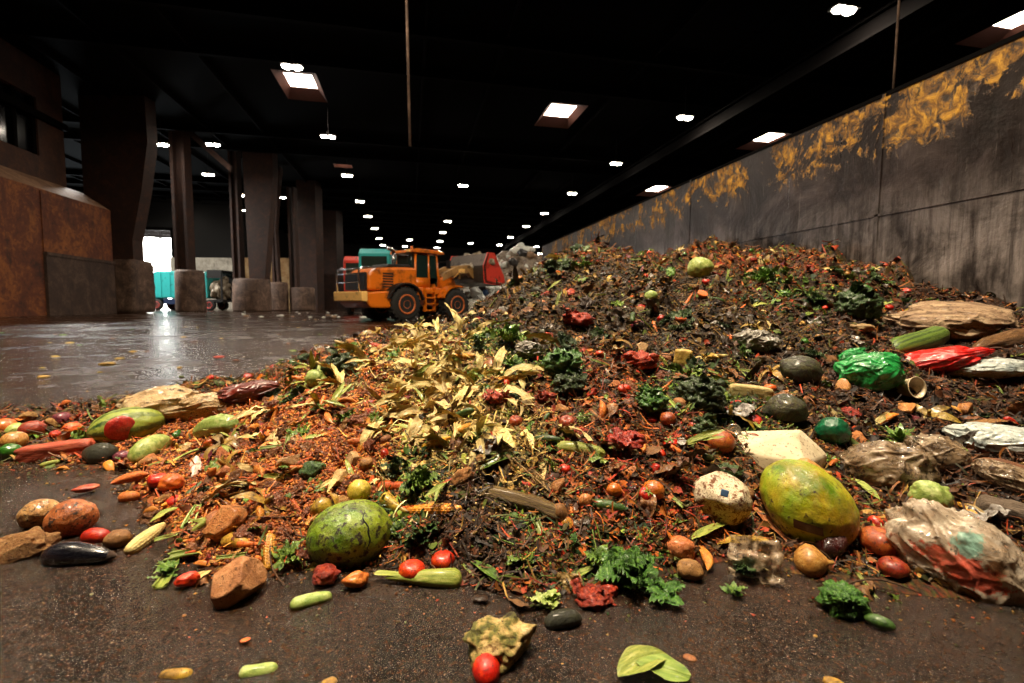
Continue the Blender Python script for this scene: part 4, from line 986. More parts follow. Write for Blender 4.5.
kd('cabbage', [(me('cabbage', xf(lump(4, (.08, .076, .068), .08, 1.2, i), (0, 0, .05)), 'cabbage'), [('outer_leaf', me('outer_leaf', join(*[xf(leaf(.14, .13, .25, .03, 3, .1, 14, 9, i * 3 + j), (-.02, 0, .0), (.3, -.35, j * 2.1)) for j in range(3)]), 'cabbage'))]) for i in range(2)])
kd('apple', [(me('apple', xf(noisy(lathe([(r * .036, z * .034) for r, z in sph_prof(16, .9, .9, .85, .3)], 26), .002, 30, i), (0, 0, .026)), 'apple_skin'), []) for i in range(2)])
kd('squash_chunk', [(me('squash_chunk', xf(lump(4, (.06, .045, .04), .12, 1.5, i, 5, .62), (0, 0, .02)), 'squash_flesh' if i % 2 else 'squash_rind'), []) for i in range(4)])
kd('avocado', [(me('avocado', xf(spindle(EGGP, .0, .03, i), (0, 0, .02), (0, 0, 0), (.10, .032, .03)), 'avocado_skin'), []) for i in range(2)])
kd('citrus_half', [(me('citrus_half', xf(cap_shape(), (0, 0, 0), (0, 0, 0), (.034,) * 3), 'orange_skin'), [('cut_face', me('cut_face', xf(lathe([(.02, 1.03), (.3, 1.035), (.88, 1.02), (.9, .98)], 24, 10, .04), (0, 0, 0), (0, 0, 0), (.034,) * 3), 'citrus_pulp'))])])
kd('bread_chunk', [(me('bread_chunk', xf(lump(4, (.05, .04, .03), .2, 2, i + 3, 3, .7), (0, 0, .015)), 'bread'), []) for i in range(2)])
kd('cardboard_scrap', [(me('cardboard_scrap', sheet_shape(.09, .06, .10, i, 10), 'cardboard'), []) for i in range(3)])
kd('cucumber', [(me('cucumber', xf(spindle(CUKE, .5, .03, i), (0, 0, .016), (0, 0, 0), (.15, .018, .018)), 'cucumber_skin'), []) for i in range(2)])
kd('twig', [(me('twig', tube([(x, .02 * math.sin(x * 20 + i), .01 + .012 * math.sin(x * 13 + 2 * i)) for x in np.linspace(-.12, .12, 9)], [.004 - .0003 * j for j in range(9)], 6), 'twig'), []) for i in range(3)])
kd('dead_leaf', [(me('dead_leaf', leaf(.10, .045, .08, .05, 2 + i, .3, 16, 9, i, twist=.7 * (i - 1), crumple=.12), 'dead_leaf'), []) for i in range(4)])
kd('dark_leaf', [(me('dark_leaf', leaf(.13, .035, .08, .04, 2 + i, .3, 16, 7, i + 9, twist=.8 * (i - 1), crumple=.10), 'dark_leaf'), []) for i in range(4)])
kd('eggshell', [(me('eggshell', xf(shell_shape(i), (0, 0, 0), (0, 0, 0), (.02,) * 3), 'eggshell'), []) for i in range(2)])
kd('plastic_scrap', [(me('plastic_scrap', sheet_shape(.10, .08, .25, i + 5, 18), 'plastic_white'), []) for i in range(3)])
kd('radicchio_leaf', [(me('radicchio_leaf', leaf(.10, .08, .3, .05, 3, .3, 14, 9, i), 'radicchio'), []) for i in range(2)])
kd('pulp_clod', [(me('pulp_clod', lump(5, (.05, .042, .028), .30, 3.0, i, 0, 1, 5), 'pulp_clod'), []) for i in range(4)])
kd('soil_clod', [(me('soil_clod', lump(5, (.05, .045, .03), .30, 3.0, i + 7, 0, 1, 5), 'soil_clod'), []) for i in range(4)])

WHERE = {'pulp': "in the orange pulp at the heap's low end", 'husk': 'in the pale corn husk patch', 'green': 'in a green patch of the heap', 'dark': 'on the dark upper heap',
         'earth': 'in the dark soil near the plastic bags', 'rust': 'in the red-brown part of the heap', 'straw': 'in the strawy middle of the heap', 'mix': 'on the mixed brown slope of the heap'}
HERO = []   # spots (x, y, radius) kept free for the large single things
def place_many(kind, n, desc, cat, pref, size=(.8, 1.2), tilt=.35, sink=.0, p=1.65, spin=0, rmin=1.2, fargrow=.35, hmin=.02, clean=True):
    x, y = sample(n * 14, p=p, rmin=min(rmin, 1.12) if hmin < 0 else rmin, hmin=hmin)
    zi = zone(x, y); w = np.array([pref.get(k, pref.get('*', 0)) for k in PALN])[zi]
    ok = rng.random(len(x)) < w / max(w.max(), 1e-6); x, y, zi = x[ok], y[ok], zi[ok]
    if clean and HERO:
        hh = np.array(HERO); d2 = (x[:, None] - hh[None, :, 0]) ** 2 + (y[:, None] - hh[None, :, 1]) ** 2
        # keep clear of the single things and of the line of sight just in front of them
        ok = (d2 > hh[None, :, 2] ** 2).all(1)
        k = 1 - np.minimum(hh[:, 2] * 1.0 / np.hypot(hh[:, 0], hh[:, 1]), .3)
        d3 = (x[:, None] - hh[None, :, 0] * k) ** 2 + (y[:, None] - hh[None, :, 1] * k) ** 2
        ok &= (d3 > (hh[None, :, 2] * .8) ** 2).all(1); x, y, zi = x[ok], y[ok], zi[ok]
    x, y, zi = x[:n], y[:n], zi[:n]; z, N, T, B = frames(x, y, tilt)
    for i in range(len(x)):
        mesh, parts = KIND[kind][int(rng.integers(len(KIND[kind])))]
        r = math.hypot(x[i], y[i]); s = float(rng.uniform(*size)) * (1 + fargrow * max(0, min(r - 1.5, 5)) / 3)
        M = Matrix((T[i], B[i], N[i])).transposed()
        if spin: M = M @ Matrix.Rotation(float(rng.uniform(-spin, spin)), 3, 'X')
        w_ = WHERE[PALN[zi[i]]]
        lx = min(float(x[i]), WALLX - .12)
        o = obj(kind, mesh, None, (lx, float(y[i]), max(float(z[i]), 0) - sink * s), M.to_quaternion(), s)
        tag(o, desc + ' ' + w_, cat, desc + ' ' + w_)
        if r < 3.2:
            for pn, pm in parts: obj(pn, pm, o)
# ------------------------------------------------------------------ the large single things, each where it lies
def keep(p, r): HERO.append((p.x, p.y, r))
def spot(px, py, rpx, lift=.35):
    """centre of a thing rpx photo-pixels in radius resting on heap or floor; metres per pixel there"""
    g, d = PH(px, py + rpx * .85); s = d / F
    return P(px, py, d + rpx * s * lift), s
def upright(p, roll=0, tilt=0, turn=0):
    """x across the view, y away, z up; roll tips it sideways, tilt leans it towards us"""
    return (Matrix.Rotation(-math.atan2(p.x, p.y) + turn, 3, 'Z') @ Matrix.Rotation(roll, 3, 'Y') @ Matrix.Rotation(tilt, 3, 'X')).to_quaternion()
def hero(kind, part, mat, px, py, wpx, label, cat, dims=(1, 1, 1), roll=0, tilt=0, turn=0, group=None, lift=.35, k=1.0, smooth=True, hpx=None):
    """part has radius about 1; dims are half sizes relative to wpx/2"""
    h = (hpx or wpx * dims[2]) / 2
    if not isinstance(part, bpy.types.Mesh) and len(part[0]) > 600 and not any(q in kind for q in ('foam', 'bag', 'film', 'sack')): part = noisy(part, .013, 7, int(px))
    p, s = spot(px, py, h, lift); sc = wpx / 2 * s * k; bake = isinstance(mat, str) and not isinstance(part, bpy.types.Mesh)
    if bake: part = (np.asarray(part[0]) * sc * np.array(dims), part[1])
    m = part if isinstance(part, bpy.types.Mesh) else to_mesh(kind, part[0], part[1], [F_[mat] if isinstance(mat, str) else mat], smooth)
    o = obj(kind, m, None, p, upright(p, roll, tilt, turn), (1, 1, 1) if bake else (sc * dims[0], sc * dims[1], sc * dims[2]))
    tag(o, label, cat, group); keep(p, sc * max(dims) * .95); return o
def lay(kind, part, mat, a, b, rpx, label, cat, group=None, flat=1.0, spin=0, lift=.4, sink=0):
    """part runs from -.5 to .5 along x with radius 1; a, b are its ends in the photo"""
    mx, my = (a[0] + b[0]) / 2, (a[1] + b[1]) / 2
    _, da = PH(a[0], a[1] + rpx * .8); _, db = PH(b[0], b[1] + rpx * .8); _, dm = PH(mx, my + rpx * .8)
    da = dm + max(-.12, min(.12, da - dm)); db = dm + max(-.12, min(.12, db - dm)); s = dm / F; e = rpx * s * lift
    A, Bp = P(*a, da + e), P(*b, db + e); X = Bp - A; L = X.length; X.normalize()
    Y = Vector((0, 0, 1)).cross(X).normalized(); Z = X.cross(Y)
    M = Matrix((X, Y, Z)).transposed() @ Matrix.Rotation(spin, 3, 'X')
    bake = isinstance(mat, str) and not isinstance(part, bpy.types.Mesh) and kind != 'aubergine'; dm3 = (L, rpx * s, rpx * s * flat)
    if bake: part = (np.asarray(part[0]) * np.array(dm3), part[1])
    m = part if isinstance(part, bpy.types.Mesh) else to_mesh(kind, part[0], part[1], [F_[mat] if isinstance(mat, str) else mat])
    o = obj(kind, m, None, (A + Bp) / 2, M.to_quaternion(), (1, 1, 1) if bake else dm3)
    tag(o, label, cat, group); keep((A + Bp) / 2, max(rpx * s * 1.2, L * .28)); keep(A * .7 + Bp * .3, rpx * s * 1.1); keep(A * .3 + Bp * .7, rpx * s * 1.1); return o
def stripes_mat(name, base, dark, n=9, dirt=.3, yellow=None, axis=0, rough=.35, sc=(1, 1, 1)):
    """melon rind: mottled bands running pole to pole along local x"""
    s = NT(name); tc = s.n('ShaderNodeTexCoord'); v = tc.outputs['Object']; sp = s.n('ShaderNodeSeparateXYZ'); s.l(v, sp.inputs[0])
    ang = s.math('ARCTAN2', sp.outputs['Y'], sp.outputs['Z']); nz = s.noise(s.scale(v, (2, 4, 4)), 2.2, 6, .7, .6)
    w = s.math('SINE', s.math('ADD', s.math('MULTIPLY', ang, n), s.math('MULTIPLY', nz, 7.0)))
    c = s.mix(s.bw(w, -.2, .7), hx(base), hx(dark)); c = s.mix(s.bw(s.noise(v, 1.3, 4), .35, .75, 0, .6), c, hx(yellow or base))
    n2 = s.noise(v, 7, 7, .72); low = s.bw(sp.outputs['Z'], -.3, -.9, 0, .16)
    c = s.mix(s.bw(s.math('ADD', n2, low), .74 - .35 * dirt, .80 - .35 * dirt), c, DIRT)
    s.l(c, s.b.inputs['Base Color']); s.l(s.bw(n2, .4, .7, rough * .7, .8), s.b.inputs['Roughness']); s.b.inputs['Coat Weight'].default_value = .15; s.b.inputs['Coat Roughness'].default_value = .25
    s.l(s.bump(n2, .6, .008), s.b.inputs['Normal']); return s.m
M_wm = stripes_mat('watermelon_rind', '#64861c', '#2c500c', 7, .62, '#a8a82c')
M_wm2 = stripes_mat('striped_rind', '#88963c', '#1c3c12', 9, .3, '#94a040')
M_pap = stripes_mat('ripe_melon_rind', '#7c9a1c', '#4c6c10', 3, .42, '#e8a420')
def cluster(seed, n=11):
    r = random.Random(seed); ps = [lump(4, (.75, .6, .35), .35, 2.5, seed)]
    for k in range(n):
        a = r.uniform(0, 2 * PI); q = r.uniform(.25, .75); z = r.uniform(.0, .35) * (1 - q * .5)
        ps.append(xf(lump(3, (.34, .26, .16), .35, 2, seed + k, 3, .7) if k % 2 else sheet_shape(.6, .5, .3, seed + k, 9), (q * math.cos(a), q * math.sin(a) * .8, z), (r.uniform(-.7, .7), r.uniform(-.7, .7), r.uniform(0, 6))))
    return join(*ps)
UNIT = lump(5, (1, 1, 1), .04, 1.2, 3)

# --- whole watermelon with a crack
o = hero('watermelon', lump(5, (1, .85, .78), .04, 1.1, 5), M_wm, 350, 534, 86, 'whole green watermelon with a thin crack lying at the foot of the heap', 'watermelon', (1, 1, 1), roll=R(-4), hpx=66)
cr = [(.40 + .05 * math.sin(t * 5) + .02 * math.sin(t * 13), t) for t in np.linspace(-.25, 1.15, 16)]
pts = []
for x, a in cr:
    r = math.sqrt(max(1 - x * x, 0)); pts.append((x * 1.0, -r * .85 * math.cos(a) * 1.02, r * .78 * math.sin(a) * 1.02))
obj('crack', to_mesh('crack', *tube(pts, [.006 + .016 * math.sin(PI * i / 15) for i in range(16)], 5), [M_black]), o)
# --- big ripe melon with a rotten dark hollow and paper label
o = hero('ripe_melon', lump(5, (1, .82, .80), .03, 1.1, 8), M_pap, 807, 503, 98, 'large yellow-green melon with a dark rotten hole and a brown label strip', 'melon', (1, 1, 1), roll=R(36), turn=R(-12), hpx=84)
def ring(rr, n=20, wob=.08): return [(rr * math.cos(t) * (1 + wob * math.sin(3 * t)), rr * math.sin(t)) for t in np.linspace(0, 2 * PI, n, endpoint=False)]
M_rot = fmat('rotten_hollow', ['#1c0604', '#3c0e08', '#5c1a10'], 4, .2, .6, .2, coat=.7).m
dv, df = lump(4, (.28, .40, .40), .10, 2, 4); obj('rotten_hollow', to_mesh('rotten_hollow', dv + np.array([.80, -.40, -.22]), df, [M_rot]), o)['label'] = 'sunken dark red rotten hollow'
v2 = []; ca_, sa_ = math.cos(R(33)), math.sin(R(33))
for i in range(12):
    for j in range(6):
        u, w_ = -.27 + .54 * i / 11, -.11 + .22 * j / 5; X = .30 + u * ca_ - w_ * sa_; a = -.04 + u * sa_ + w_ * ca_; r = math.sqrt(max(1 - X * X, .05))
        v2.append((X, -r * .82 * math.cos(a) * 1.085, r * .80 * math.sin(a) * 1.085))
sf = grid_faces(12, 6)
obj('label_strip', to_mesh('label_strip', np.array(v2), sf, [fmat('brown_label', ['#3c1c0c', '#5c3018'], 3, .6, .2, .2).m]), o)['label'] = 'dark brown strip stuck on the rind'
# --- white foam block
M_foam = fmat('foam', ['#b8a684', '#d0c0a0', '#dccfb4'], 2.0, .8, .25, .30, dscale=3.2, coat=0, var=0, hue=0, dirtcol=hx('#6a4428')).m
bv = np.array([(-1, -.6, -.50), (.72, -.6, -.62), (1.0, .6, -.6), (-.8, .6, -.5), (-.98, -.55, .0), (.55, -.62, .12), (1.0, .5, .20), (.42, .55, .62), (-.86, .35, .30), (.34, .1, .60)], float)
import bmesh
bm = bmesh.new(); [bm.verts.new(v) for v in bv]; bmesh.ops.convex_hull(bm, input=list(bm.verts)); bmesh.ops.bevel(bm, geom=list(bm.edges), offset=.05, segments=3, affect='EDGES', profile=.6)
mfo = bpy.data.meshes.new('foam_block'); bm.to_mesh(mfo); bm.free(); mfo.materials.append(M_foam); mfo.polygons.foreach_set('use_smooth', [False] * len(mfo.polygons))
hero('foam_block', mfo, None, 775, 456, 94, 'angular cream foam block, dirt-flecked, behind the large yellow-green melon', 'foam block', (1, .8, 1.0), roll=R(6), hpx=42, lift=.6)
# --- dirty round ball of packaging with a blue tag
M_ball = fmat('dirty_white', ['#b09878', '#d8c8a8', '#ece0c8'], 2.5, .7, .5, .52, dscale=5, coat=0, var=0, hue=0, dirtcol=hx('#6a3c1c')).m
o = hero('foam_ball', lump(5, (1, .9, .92), .06, 1.3, 14, 16, .90), M_ball, 721, 498, 60, 'round dirty white ball with a small blue tag, left of the large melon', 'ball', roll=R(10))
pv, pf = block((.24, .03, .22), .03, 4, 2); obj('blue_tag', to_mesh('blue_tag', pv + np.array([.02, -.80, .40]), pf, [plain('blue_print', '#5c80b0', .5, var=.2)]), o, rot=(R(-6), 0, 0))
hero('moss_clump', frilly_ball(3, 5), 'kale', 776, 466, 26, 'tuft of olive green moss-like scraps leaning on the cream foam block', 'scraps', (1, .8, .9))
hero('moss_clump', frilly_ball(8, 5), 'kale', 727, 470, 34, 'olive leafy tuft behind the round dirty white ball', 'scraps', (1, .7, .5))
hero('onion', onion_shape(3), 'onion_skin', 806, 476, 38, 'tan papery onion half hidden between foam block and large melon', 'onion', roll=R(70))

# --- plastic bags
def bag_mat(name, cols, rough=.22, alpha=1.0, patch=None, dirt=.25, coat=.6):
    s = fmat(name, cols, 2.2, rough, .3, dirt, dscale=3, coat=coat, var=0, hue=0, bscale=9, stretch=(1, 2.2, 1), dist=.012)
    s.b.inputs['Coat Roughness'].default_value = .06
    if alpha < 1:
        n = s.noise(s.vec, 2.5, 5, .6, .8); s.l(s.bw(n, .35, .65, alpha - .35, min(alpha + .2, 1)), s.b.inputs['Alpha'])
    if patch:
        sp = s.n('ShaderNodeSeparateXYZ'); tc = s.n('ShaderNodeTexCoord'); s.l(tc.outputs['Object'], sp.inputs[0]); cc = s.colour
        for (cx, cz, rx, rz, cl) in patch:
            a = s.math('POWER', s.math('DIVIDE', s.math('SUBTRACT', sp.outputs['X'], cx), rx), 2.0); b = s.math('POWER', s.math('DIVIDE', s.math('SUBTRACT', sp.outputs['Z'], cz), rz), 2.0)
            d = s.math('ADD', s.math('ADD', a, b), s.bw(s.noise(s.vec, 6, 5, .7), .3, .7, -.7, .9)); cc = s.mix(s.bw(d, 1.1, .8, 0, .85), cc, hx(cl))
        s.l(cc, s.b.inputs['Base Color'])
    return s.m
def bag_shape(seed=0, dims=(1, .8, .6), knot=None, ridge=.16, sub=6):
    v, f = ico(sub); d = v.copy(); r = np.ones(len(v))
    r += .13 * fbm(d * 1.2 + seed, 2, seed)
    if knot is not None:                                   # creases that gather at the knot
        k = np.array(knot, float); k /= np.linalg.norm(k); c = d @ k
        t = np.cross(k, [0.1, .3, 1]); t /= np.linalg.norm(t); b = np.cross(k, t); ang = np.arctan2(d @ b, d @ t) + .5 * fbm(d * 1.5, 1, seed)
        w = np.clip((c + .6) / 1.3, 0, 1)
        r += ridge * .55 * w * (np.maximum(np.cos(ang * 9 + 2 * np.sin(ang * 2 + seed)), 0) ** 3 - .3)
        r += .14 * np.clip((c - .88) / .12, 0, 1) ** 1.5 - .09 * np.exp(-((c - .87) / .09) ** 2)
    q = d * 2.0 + .5 * np.stack([fbm(d * 1.7 + 9 * i, 1, seed + i) for i in range(3)], -1)
    r += ridge * .45 * (np.clip(1 - np.abs(fbm(q, 2, seed + 3)) * 1.6, 0, 1) ** 4 - .2) + ridge * .16 * (np.clip(1 - np.abs(fbm(q * 2.7, 2, seed + 6)) * 1.5, 0, 1) ** 4)
    v = d * r[:, None]; return v * np.array(dims), f
M_clear = bag_mat('clear_bag_red_print', ['#8c7864', '#bcaa94', '#dcd2c2'], .14, .78, [(.08, .02, .60, .26, '#d04428'), (-.05, .40, .20, .2, '#7ab0a0')], .22)
M_cont = fmat('bag_contents', ['#3c2412', '#7c5028', '#a87c44', '#6c3818'], 4, .6, .8, .4, coat=.1).m
o = hero('plastic_bag', bag_shape(2, (1, .7, .66), (-.75, -.2, .75), .15), M_clear, 958, 553, 128, 'knotted clear plastic bag with smeared red print at the heap foot', 'plastic bag', roll=R(24), hpx=84, lift=.5)
qv, qf = lump(5, (.84, .58, .54), .10, 2.5, 8, 0, 1, 4); obj('bag_contents', to_mesh('bag_contents', qv + np.array([.03, 0, -.02]), qf, [M_cont]), o)
M_clear2 = bag_mat('clear_bag_brown', ['#4c3a28', '#8c7458', '#b8a68c'], .25, .85, None, .4)
hero('plastic_bag', bag_shape(5, (1, .7, .66), (.7, -.3, .6)), M_clear2, 884, 468, 84, 'brownish clear plastic bag lying right of the large melon', 'plastic bag', roll=R(-8), hpx=48)
hero('plastic_bag', bag_shape(9, (1, .7, .7), (-.6, -.2, .7)), M_clear2, 934, 455, 60, 'crumpled translucent bag under the bright green broccoli spray', 'plastic bag', hpx=50)
M_green = bag_mat('green_bag', ['#0c4c20', '#1c8c3c', '#3cac5c'], .2, 1, None, .12)
hero('green_bag', bag_shape(12, (1, .8, .68), (-.8, 0, .5)), M_green, 869, 373, 58, 'bright green plastic bag, the larger of two, left of the red bag', 'plastic bag', roll=R(-14), hpx=40)
hero('green_bag', bag_shape(15, (1, .7, .55), (.8, 0, .3)), M_green, 851, 357, 28, 'small green plastic bag knot just above the larger green bag', 'plastic bag', roll=R(-35), hpx=16)
M_red = bag_mat('red_bag', ['#8c0808', '#c81410', '#e83020'], .18, 1, [(-.55, .0, .12, .25, '#e8d8d0')], .05)
hero('red_bag', bag_shape(18, (1, .6, .36), (.9, 0, .2), .12), M_red, 936, 361, 74, 'glossy red plastic bag lying between the green bags and the wall', 'plastic bag', roll=R(-15), hpx=28)
M_mesh = stripes_mat('green_net_roll', '#5c7428', '#28401a', 14, .4, '#7c9a40')
lay('net_bag', spindle(CUKE, 0, .05, 4, 28, 2), M_mesh, (890, 352), (944, 334), 11, 'long dull green ribbed net bag propped above the red bag', 'net bag')
M_net = fmat('straw_net', ['#5c4430', '#94765a', '#c4aa88'], 1.5, .6, .9, .3, stretch=(.7, 6, 6), bscale=6, coat=.1, dist=.015).m
hero('sack', bag_shape(21, (1, .8, .40), (-.9, 0, .1), .15), M_net, 952, 323, 100, 'wide tan net sack of straw lying near the steel wall', 'sack', hpx=30, roll=R(3))
M_sack = fmat('brown_sack', ['#4c2c14', '#8c5c30', '#b0824c'], 1.6, .5, .8, .3, stretch=(.6, 5, 5), bscale=6, dist=.012).m
lay('sack', spindle(POTA, .4, .09, 7, 30, 2.5, 7, .12), M_sack, (972, 352), (1040, 336), 10, 'twisted brown sack at the frame edge above the white film', 'sack')
M_film = bag_mat('pale_film', ['#707c80', '#a8b0ac', '#d0d0c8'], .25, 1, None, .28)
hero('plastic_film', bag_shape(24, (1, .6, .3), (-1, 0, 0)), M_film, 984, 368, 74, 'long crumpled bluish white plastic film right of the red bag', 'plastic film', roll=R(-6), hpx=20)
hero('plastic_film', bag_shape(27, (1, .7, .45), (-1, 0, .3)), M_film, 1000, 441, 80, 'grey-white plastic film under the dry orange leaf', 'plastic film', hpx=36)
lay('dead_leaf', leaf(1, 2.0, .0, .0, 2, .3, 18, 9, 3)[0:2] if 0 else xf(leaf(1, 2.0, .25, .03, 2, .35, 20, 9, 3, crumple=.05), (-.5, 0, 0)), 'bread', (962, 429), (1012, 421), 8, 'dry orange-brown leaf lying on the grey-white plastic film', 'leaf')
M_gfilm = bag_mat('grey_film', ['#3c3630', '#8c8478', '#b8b4ac'], .3, 1, None, .45)
hero('plastic_film', bag_shape(30, (1, .8, .5), (.2, -.3, .8), .3), M_gfilm, 757, 341, 42, 'crumpled grey plastic sheet high on the dark slope', 'plastic film', hpx=22)
hero('plastic_film', bag_shape(33, (1, .8, .55), (.5, -.3, .6), .3), M_gfilm, 528, 350, 30, 'small crumpled grey film above the dark kale', 'plastic film', hpx=20)
hero('plastic_film', bag_shape(36, (1, .5, .4), (.9, -.3, .3), .3), M_clear2, 1010, 478, 60, 'torn translucent film at the right frame edge above the clear bag', 'plastic film', hpx=30, roll=R(18))
M_cream = fmat('stained_cream_bag', ['#8c6c48', '#c8a878', '#e0d0b0'], 2, .4, .9, .35, bscale=7, coat=.3, var=0, hue=0, dist=.012).m
hero('food_bag', bag_shape(40, (1, .6, .5), (1, 0, 0), .2), M_cream, 163, 405, 74, 'stained cream bag behind the hollowed striped watermelon', 'bag', hpx=22)
hero('food_bag', bag_shape(43, (1, .6, .5), (-1, 0, 0), .2), M_cream, 208, 408, 62, 'stained cream bag with a white end, right of its twin', 'bag', hpx=24)
hero('food_bag', bag_shape(46, (1, .6, .35), (-1, 0, 0), .2), fmat('maroon_bag', ['#3c0c08', '#5c1810', '#7c2c1c'], 2, .3, .4, .2, coat=.5, var=0, hue=0).m, 248, 392, 56, 'flat dark red bag behind the orange pulp', 'bag', hpx=18, roll=R(-10))

M_flesh = fmat('melon_flesh', ['#6c0c06', '#a81c10', '#c84028'], 3, .3, .6, .25, coat=.4, var=0, hue=0).m
# --- left end: melon halves and slabs
o = hero('striped_watermelon', lump(5, (1, .72, .60), .03, 1.1, 20), M_wm2, 128, 426, 64, 'striped watermelon with its red flesh bitten out at the front', 'watermelon', roll=R(-4), hpx=38, turn=R(6))
cv, cf = lump(4, (.40, .14, .38), .04, 2, 6); obj('flesh_hollow', to_mesh('flesh_hollow', cv + np.array([-.24, -.60, .10]), cf, [M_flesh]), o)['label'] = 'exposed red flesh'
lay('melon_slab', xf(block((1, 2, 2), .05, 3, 3, e=9), (0, 0, 0)), fmat('red_melon_slab', ['#8c2c18', '#b84a2c', '#cc6c48'], 3, .4, .6, .28, var=0, hue=0).m, (20, 456), (92, 447), 9, 'long flat red melon slab lying left of the striped watermelon', 'melon slab')
lay('dark_avocado', spindle(EGGP, 0, .04, 3), 'avocado_skin', (113, 455), (85, 453), 12, 'dark round avocado touching the long red melon slab', 'avocado')
hero('plum', lump(4, (1, .9, .8), .05, 2, 2), 'radicchio', 122, 457, 16, 'small dark red plum right of the dark round avocado', 'plum')
lay('squash_half', spindle(POTA, .2, .06, 9, 30, 3, 10, .08), 'cabbage', (133, 461), (166, 440), 12, 'ribbed pale green squash below the striped watermelon', 'squash')
for i, (x, y, w, k, lab, mt) in enumerate([(5, 427, 20, 'orange', 'orange at the left frame edge', 'orange_skin'), (14, 441, 22, 'onion', 'pale onion at the left end of the scattered waste', 'onion_skin'), (32, 430, 22, 'tomato', 'dark red tomato among greens at the left frame edge', 'apple_skin'), (10, 452, 20, 'lime', 'green lime by the left frame edge', 'pepper_skin'),
        (62, 419, 16, 'tomato', 'purplish tomato above the long red melon slab', 'radicchio'), (72, 430, 18, 'orange', 'small orange fruit right above the red melon slab', 'orange_skin')]):
    hero(k, lump(4, (1, .9, .88), .06, 1.6, i + 60), mt, x, y, w, lab, {'lime': 'lime', 'onion': 'onion', 'orange': 'orange'}.get(k, 'tomato'))
# --- on the floor at the left
M_rotap = fmat('rotting_peach', ['#6c2c0c', '#b0602a', '#d8945c'], 1.6, .4, .7, .45, coat=.3, dscale=3, var=0, hue=0).m
hero('grapefruit', lump(5, (1, .92, .88), .07, 1.4, 31), M_rotap, 72, 518, 43, 'bruised orange-pink grapefruit on the wet floor, in front of its paler twin', 'grapefruit')
hero('grapefruit', lump(5, (1, .92, .88), .06, 1.4, 33), fmat('pale_peach', ['#7c4418', '#c08c4c', '#dcbc84'], 1.6, .4, .6, .45, coat=.5, var=0, hue=0).m, 40, 514, 34, 'pale yellow grapefruit tucked behind the bruised orange-pink one', 'grapefruit')
M_egg = fmat('aubergine_skin', ['#06060a', '#101018', '#1c1c24'], 1.5, .15, .1, .12, coat=.9, var=0, hue=0).m
o = lay('aubergine', spindle(EGGP, .1, .02, 2, 30), M_egg, (44, 556), (112, 556), 13, 'shiny black aubergine lying on the wet floor', 'aubergine')
obj('stalk_cap', to_mesh('stalk_cap', *xf(spindle(CARROT, 0, .05, 2, 10), (.5, 0, .0), (0, 0, 0), (.14, .42, .42)), [F_['twig']]), o)
lay('plum_tomato', spindle(POTA, 0, .02, 2, 24), 'tomato_skin', (82, 536), (110, 537), 8.5, 'red plum tomato between the aubergine and the bruised grapefruit', 'tomato')
hero('potato', lump(4, (1, .85, .8), .08, 1.6, 44), 'potato_skin', 118, 539, 24, 'dark potato touching the red plum tomato', 'potato')
hero('bread_chunk', lump(5, (1, .8, .55), .25, 2, 12, 4, .75), 'bread', 24, 546, 50, 'crusty brown loaf end at the left frame edge before the grapefruits', 'bread', hpx=30)
lay('green_stub', spindle(CUKE, 0, .04, 6), 'husk_green', (40, 466), (60, 461), 3, 'short green stem on the floor below the red melon slab', 'stem')
# --- orange pieces and stalks at the heap's left tip
o = lay('pumpkin_slice', xf(wedge_shape(130, 4), (0, 0, 0), (0, 0, 0), (.55, 1.3, 1.6)), 'pumpkin_flesh', (112, 487), (152, 477), 9, 'thin orange pumpkin slice at the heap\'s left tip', 'pumpkin')
lay('mango', spindle(POTA, 0, .03, 3), 'pumpkin_flesh', (118, 498), (140, 496), 6, 'small orange mango on the floor below the thin pumpkin slice', 'mango')
hero('tomato', xf(tomato_shape(5, 1)), 'tomato_skin', 158, 480, 20, 'red tomato beside the thin orange pumpkin slice', 'tomato')
hero('red_pepper', lump(4, (1, .8, .8), .2, 1.6, 5), 'orange_skin', 172, 483, 24, 'orange pepper piece right of the tomato at the left tip', 'pepper')
M_wr = fmat('red_white_wrapper', ['#a83028', '#e0d0c0', '#ece4d8'], 1.4, .35, .3, .12, coat=.4, var=0, hue=0).m
lay('food_wrapper', spindle(POTA, 0, .08, 3, 20, 3, 4, .2), M_wr, (197, 457), (193, 478), 5, 'small red and white wrapper standing in the orange pulp', 'wrapper')
lay('corn_cob', cob_shape(), 'husk', (128, 552), (164, 524), 9, 'pale ribbed corn ear, lowest left on the heap', 'corn')
lay('celery_stalk', stalk_shape(2), 'stalk', (168, 560), (200, 553), 9, 'short cut celery stalk at the heap\'s left foot', 'celery')
lay('celery_stalk', stalk_shape(4), 'stalk', (160, 588), (176, 560), 7, 'upright green celery piece left of the brown squash block', 'celery')
lay('celery_stalk', stalk_shape(6), 'cabbage', (188, 530), (199, 505), 7, 'pale leek piece standing in the pulp above the celery', 'leek')
hero('red_pepper', lump(4, (1, .7, .6), .2, 1.6, 6), 'tomato_skin', 188, 579, 22, 'red pepper scrap beside the brown squash block', 'pepper')
M_sqb = fmat('brown_squash_flesh', ['#84502c', '#ac7040', '#cc9464'], 1.8, .55, .7, .3, var=0, hue=0).m
hero('squash_chunk', lump(5, (1, .85, .85), .08, 1.5, 63, 9, .72), M_sqb, 234, 582, 62, 'big faceted brown squash block on the floor at the heap foot', 'squash', hpx=50)
hero('squash_chunk', lump(5, (1, .8, .8), .12, 1.5, 66, 7, .68), 'squash_flesh', 228, 520, 46, 'pitted tan squash piece above the faceted brown block', 'squash', hpx=36, roll=R(-30))
lay('corn_cob', cob_shape(), 'corn_kernels', (270, 535), (267, 570), 9, 'short yellow corn cob standing between brown squash and watermelon', 'corn')
